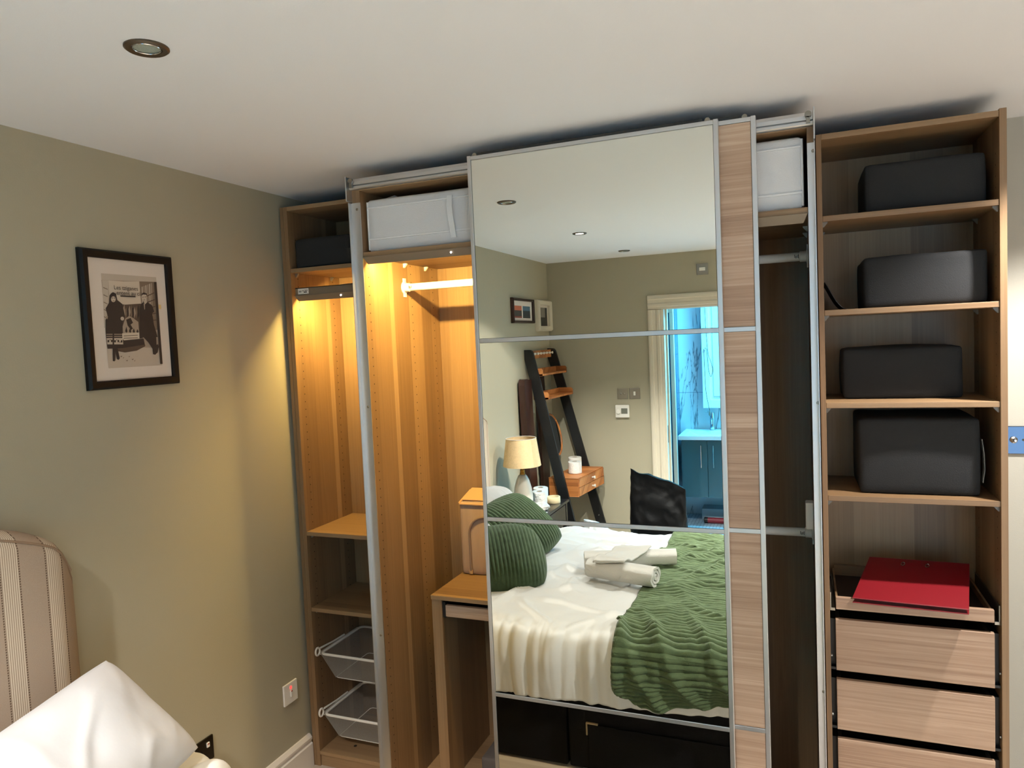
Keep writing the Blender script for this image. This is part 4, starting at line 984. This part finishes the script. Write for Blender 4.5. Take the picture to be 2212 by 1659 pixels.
# towels
def rolled(a, b, r, flat_, turns=2.6, seed=0.):
    a, b = Vector(a), Vector(b); d = (b-a); L = d.length; d.normalize(); up = Vector((0, 0, 1)); s = up.cross(d).normalized(); mb = MB()
    n = 70; out, inn = [], []
    for i in range(n):
        k = i/(n-1); ang = -pi/2+2*pi*turns*k; rr = r*(1-.82*k); th = .011*r/.05
        out.append((rr*cos(ang), rr*sin(ang)*flat_)); inn.append(((rr-th)*cos(ang), (rr-th)*sin(ang)*flat_))
    m = 14
    def P(q_, j):
        x = L*j/(m-1); w_ = 1+.05*nz(x*20+seed, q_[0]*30, q_[1]*30)
        return a+d*(x+.006*nz(q_[0]*40, q_[1]*40, seed)*(1 if j in (0, m-1) else 0))+s*q_[0]*w_+up*q_[1]*w_
    vs = [P(q_, j) for q_ in out+inn[::-1] for j in range(m)]; k = 2*n
    fs = [(i*m+j, ((i+1) % k)*m+j, ((i+1) % k)*m+j+1, i*m+j+1) for i in range(k) for j in range(m-1)]
    for j in (0, m-1):
        for i in range(n-1):
            q4 = (i*m+j, (i+1)*m+j, (k-2-i)*m+j, (k-1-i)*m+j); fs.append(q4 if j == 0 else q4[::-1])
    return mb.add(vs, fs)
tag(obj('bath_towel', rolled((1.00, -1.485, .664), (1.335, -1.40, .668), .062, .82, seed=2.), M_towel, smooth=60), 'plump rolled white towel with a face cloth over it, nearer the bed edge', 'towel')
tag(obj('bath_towel', rolled((.935, -1.60, .662), (1.37, -1.735, .666), .055, .82, seed=5.), M_towel, smooth=60), 'longer rolled white towel lying behind the plump one', 'towel')
def cloth(u, v):
    a = Vector((1.03, -1.42, 0)); ux = Vector((.155, .01, 0)); uy = Vector((.07, -.30, 0))
    p = a+ux*u+uy*v
    def roll_h(A, Bv, r, fl, z):
        A, Bv = Vector((*A, 0)), Vector((*Bv, 0)); d = (Bv-A).normalized(); q_ = p-A; dist = abs(q_.x*d.y-q_.y*d.x)
        return z+math.sqrt(max(0, r*r-dist*dist))*fl if dist < r else 0
    h = max(roll_h((1.0, -1.485), (1.335, -1.40), .066, .86, .66), roll_h((.935, -1.60), (1.37, -1.735), .059, .86, .658), .698-.0*v)
    return p+Vector((0, 0, h+.008+.004*nz(u*4, v*6, 3)))
tag(obj('face_cloth', MB().grid(cloth, 16, 26), M_towel, smooth=80, solid=.008), 'small white face cloth draped across the two rolled towels', 'face cloth')

# ================================================================ BEDSIDE, LADDER SHELF
t = thing('bedside_table', 'black bedside table with a veined marble top', 'bedside table', (.18, -2.87, 0))
obj('top', B(.01, .365, -3.165, -2.58, .582, .6), M_marbk, t, bevel=.002)
f = MB()
for x0, x1 in ((.015, .045), (.325, .355)):
    for y0, y1 in ((-3.15, -3.12), (-2.62, -2.59)): obj('leg', B(x0, x1, y0, y1, 0, .582), M_blacksh, t, bevel=.002)
obj('drawer_case', B(.03, .345, -3.12, -2.62, .42, .575), M_blacksh, t, bevel=.002)
dr = obj('drawer_front', B(.346, .354, -3.11, -2.63, .43, .57), M_blacksh, t, bevel=.003)
obj('knob', MB().lathe([(.004, 0), (.004, .01), (.008, .014), (.006, .02), (0, .021)], (.354, -2.87, .5), 12, 'x'), M_chrome, dr, smooth=True)
obj('lower_shelf', B(.045, .325, -3.12, -2.62, .15, .17), M_blacksh, t, bevel=.002)
t = thing('table_lamp', 'cream ceramic table lamp with a linen shade on the bedside table', 'lamp', (.165, -2.76, .6))
LC = (.165, -2.76, .6)
obj('base', MB().lathe([(.0, 0), (.056, 0), (.062, .006), (.066, .05), (.067, .1), (.06, .16), (.045, .215), (.03, .245), (.022, .252), (0, .252)], LC, 36), M_cer, t, smooth=True)
obj('lamp_neck', MB().lathe([(.017, .25), (.019, .254), (.019, .262), (.016, .266), (.016, .285), (.012, .288), (.012, .33), (0, .33)], LC, 20), M_brass, t, smooth=True)
sh = obj('lamp_shade', MB().lathe([(.132, .315), (.105, .505), (.1035, .505), (.1305, .315), (.132, .315)], LC, 48), M_shade, t, smooth=True)
obj('shade_ring', MB().tube([(LC[0]+.1045*cos(k*pi/20), LC[1]+.1045*sin(k*pi/20), 1.105) for k in range(40)], .002, 6, closed=True), M_plast, sh, smooth=True)
def toilet_roll(label, x, y, z, r=.054, h=.096, wrinkly=False, group=None):
    t = thing('toilet_roll', label, 'toilet roll', (x, y, z), group)
    def fn(u, v):
        pr = [(.02, .002), (.02, h), (.0205, h), (r-.004, h), (r, h-.004), (r, h*.75), (r, h*.5), (r, h*.25), (r, .004), (r-.004, 0), (.0205, 0), (.02, .002)]
        k = v*(len(pr)-1); i = min(int(k), len(pr)-2); a, b = pr[i], pr[i+1]; q_ = k-i
        rr, hh = a[0]+(b[0]-a[0])*q_, a[1]+(b[1]-a[1])*q_
        an = 2*pi*u
        if wrinkly and rr > r*.9: rr += .004*nz(cos(an)*3+x*9, sin(an)*3, hh*40)
        return (x+rr*cos(an), y+rr*sin(an), z+hh)
    obj('paper', MB().grid(fn, 40, 34, wrap=True), M_paper, t, smooth=50)
    obj('core', MB().lathe([(.0199, .002), (.0199, h-.001), (.0188, h-.001), (.0188, .002)], (x, y, z), 24), mat('card_core', (150, 128, 104), .9), t, smooth=True)
toilet_roll('crumpled toilet roll beside the masking tape on the bedside table', .212, -2.955, .6005, wrinkly=True)
toilet_roll('smooth toilet roll behind the crumpled one on the bedside table', .175, -3.085, .6005)
tag(obj('masking_tape', MB().lathe([(.037, 0), (.047, .0), (.048, .002), (.048, .043), (.047, .045), (.037, .045), (.0365, .04), (.0365, .003), (.037, 0)], (.292, -3.03, .6005), 36), M_tape, smooth=True), 'roll of cream masking tape on the black marble top', 'tape')
tag(obj('drinking_glass', MB().lathe([(.0, 0), (.024, 0), (.028, .09), (.0265, .09), (.023, .004), (0, .004)], (.1, -2.68, .6005), 24), mat('clear_glass', (235, 240, 240), .02, trans=1.), smooth=True), 'small clear glass beside the table lamp', 'glass')
def crumple(u, v):
    a, b = 2*pi*u, pi*v
    r = .055*(1+.35*nz(cos(a)*2.2, sin(a)*2.2, b*2)+.15*nz(cos(a)*6, sin(a)*6, b*5))
    return (.29+r*sin(b)*cos(a)*.9, -2.78+r*sin(b)*sin(a)*1.1, .601+max(0, .026+r*.55*cos(b)))
tag(obj('tissue', MB().grid(crumple, 36, 20, wrap=True), M_paper, smooth=50), 'crumpled white tissue beside the toilet rolls', 'tissue')
tag(obj('note_card', B(.285, .345, -2.74, -2.64, .6005, .6035), M_paper), 'small white card at the edge of the black marble top', 'card')
# ladder shelf: stiles lean on the left wall; the far side stands a little further out
t = thing('ladder_shelf', 'black ladder shelf with acacia trays leaning in the corner', 'shelf', (.3, -3.66, 0))
def stile_x(k, z):      # k 0 near .. 1 far : front edge of the stile at height z
    s = .218+.042*k
    return .05+s*(1.7-z)
for k, y in ((0, -3.375), (1, -3.925)):
    wv = .075
    top = [(stile_x(k, 0)-wv, 0), (stile_x(k, 0), 0), (stile_x(k, 1.66), 1.66), (.052, 1.685), (.04, 1.697), (.02, 1.70), (XW+.002, 1.70), (XW+.002, 1.63), (stile_x(k, 1.45)-wv, 1.45)]
    obj('stile', MB().prism(top, 'y', y-.011, y+.011), M_black, t, bevel=.002)
    obj('bolt', MB().lathe([(.007, 0), (.006, .003), (0, .004)], (stile_x(k, .3)-.035, y+.011, .3), 12, 'y'), M_chrome, t, smooth=True)
pr_ = obj('peg_rail', B(.0, .018, -3.914, -3.386, 1.63, 1.692), wood_a, t, bevel=.002)
for i in range(7): obj('peg', MB().lathe([(.006, 0), (.006, .022), (.010, .026), (.010, .032), (0, .034)], (.018, -3.44-.071*i, 1.668), 12, 'x'), M_white_met, pr_, smooth=True)
def tray(z, dp, lip):
    def X(y): return stile_x((-3.375-y)/.55, z)
    ya, yb = -3.387, -3.913
    n_, f_ = X(ya)+.03, X(yb)+.05
    poly = [(n_-dp, ya), (n_, ya), (f_, yb), (f_-dp, yb)]
    s = obj('tray_shelf', MB().prism(poly, 'z', z-.014, z), wood_a, t, bevel=.001)
    for y, e in ((ya, -.012), (yb, .012)):
        x1 = n_ if y == ya else f_
        obj('tray_end', MB().prism([(x1-dp, z-.014), (x1, z-.014), (x1, z+lip-.012), (x1-.012, z+lip), (x1-dp, z+lip)], 'y', min(y, y+e), max(y, y+e)), wood_a, s, bevel=.001)
    obj('tray_back', MB().prism([(n_-dp, ya), (n_-dp+.012, ya), (f_-dp+.012, yb), (f_-dp, yb)], 'z', z-.014, z+lip), wood_a, s, bevel=.001)
    for y in (ya-.013,): pass
tray(1.512, .1, .04); tray(1.33, .12, .04)
zt_, zb_ = .708, .567
nx, fx = .372, .428
bx = obj('drawer_box', MB().prism([(.135, -3.387), (nx, -3.387), (fx, -3.913), (.19, -3.913)], 'z', zb_, zt_), wood_a, t, bevel=.003)
for z0, z1 in ((.64, .702), (.572, .636)):
    d_ = obj('drawer', MB().prism([(nx, -3.395), (nx+.008, -3.395), (fx+.008, -3.905), (fx, -3.905)], 'z', z0, z1), wood_a, bx, bevel=.002)
    obj('knob', MB().lathe([(.006, 0), (.006, .012), (.012, .018), (.012, .026), (0, .028)], ((nx+fx)/2+.008, -3.65, (z0+z1)/2), 14, 'x'), M_white_met, d_, smooth=True)
toilet_roll('toilet roll at the front of the ladder drawer box', .285, -3.60, zt_+.0005)
toilet_roll('toilet roll at the back of the ladder drawer box', .225, -3.80, zt_+.0005)
t = thing('round_mirror', 'round acacia rimmed mirror hanging behind the ladder shelf', 'mirror', (.08, -3.66, .83))
rm = Matrix.Translation((.095, -3.66, 1.005)) @ Matrix.Rotation(radians(-12), 4, 'Y')
obj('glass', MB().lathe([(0, .004), (.162, .004), (.162, 0)], (0, 0, 0), 48, 'x').moved(rm), M_mirror, t, smooth=True)
obj('rim', MB().lathe([(.160, -.008), (.175, -.008), (.175, .008), (.168, .011), (.160, .008), (.160, -.008)], (0, 0, 0), 48, 'x').moved(rm), wood_a, t, smooth=30)
obj('hanger', MB().box(.03, .038, -3.675, -3.645, 1.17, 1.33), wood_a, t)
# dark wooden panels leaning on the left wall behind the ladder
t = thing('bed_end_panel', 'dark walnut panel with a rounded top corner leaning on the wall behind the ladder', 'wood panel', (.04, -3.27, 0))
def lean(mb, dx=.06, h=1.48):
    mb.v = [Vector((a.x+dx*(1-a.z/h), a.y, a.z)) for a in mb.v]; return mb
obj('post', lean(MB().prism([(-3.25, 0), (-3.178, 0), (-3.175, 1.44), (-3.185, 1.475), (-3.21, 1.485), (-3.25, 1.48)], 'x', .0, .05), .03), wood_k, t, bevel=.003)
obj('board', lean(MB().prism([(-3.36, 0), (-3.25, 0), (-3.25, 1.475), (-3.36, 1.475)], 'x', .006, .036), .03), wood_k, t, bevel=.002)
tag(obj('walnut_board', lean(MB().prism([(-3.73, 0), (-3.57, 0), (-3.57, 1.5), (-3.73, 1.5)], 'x', -.013, .012), .03), wood_k, bevel=.003), 'narrow dark walnut board leaning behind the round mirror', 'wood board')
# bags
def sack(x0, x1, y0, y1, top, seed, skew=0., amp=.03):
    mb = MB(); nu, nv = 110, 70
    def fn(u, v):
        a = 2*pi*u; c, s = cos(a), sin(a)
        e = lambda k: math.copysign(abs(k)**.55, k)
        tp = top(e(c)); z = tp*v
        pin = 1-.93*sm((v-.45)/.55)**1.3
        x = (x0+x1)/2+(x1-x0)/2*e(c)*(1-.03*v); y = (y0+y1)/2+(y1-y0)/2*e(s)*pin
        n_ = amp*(.7*nz(x*5+seed, z*5, y*5)+.6*nz(x*13+seed, z*9, y*13)+.45*ridge(nz(x*9, z*6+seed, y*9))+.3*ridge(nz(x*21+seed, z*17, y*21)))
        return (x+n_*c*(1-v*.4), y+n_*s, z*(1+.03*nz(x*14, y*14, seed)*v))
    mb.grid(fn, nu, nv, wrap=True)
    mb.add([fn(i/nu, 0) for i in range(nu)], [tuple(range(nu-1, -1, -1))])
    k = len(mb.v); mb.add([fn(i/nu, 1) for i in range(nu)], [tuple(range(nu))])
    return mb
tag(obj('bin_bag', sack(.835, 1.215, -3.28, -2.98, lambda c: .782-.04*c-.03*max(0, c)**2+.02*max(0, -c)**4, 3., amp=.017), M_bin, smooth=60), 'black polythene bin bag standing by the bathroom doorway', 'bag')
tag(obj('carrier_bag', sack(.545, .785, -3.05, -2.83, lambda c: .47-.05*c, 7., amp=.04), M_poly, smooth=40), 'white plastic carrier bag on the floor below the ladder shelf', 'bag')

for o in bpy.data.objects:
    if '_org' in o: del o['_org']
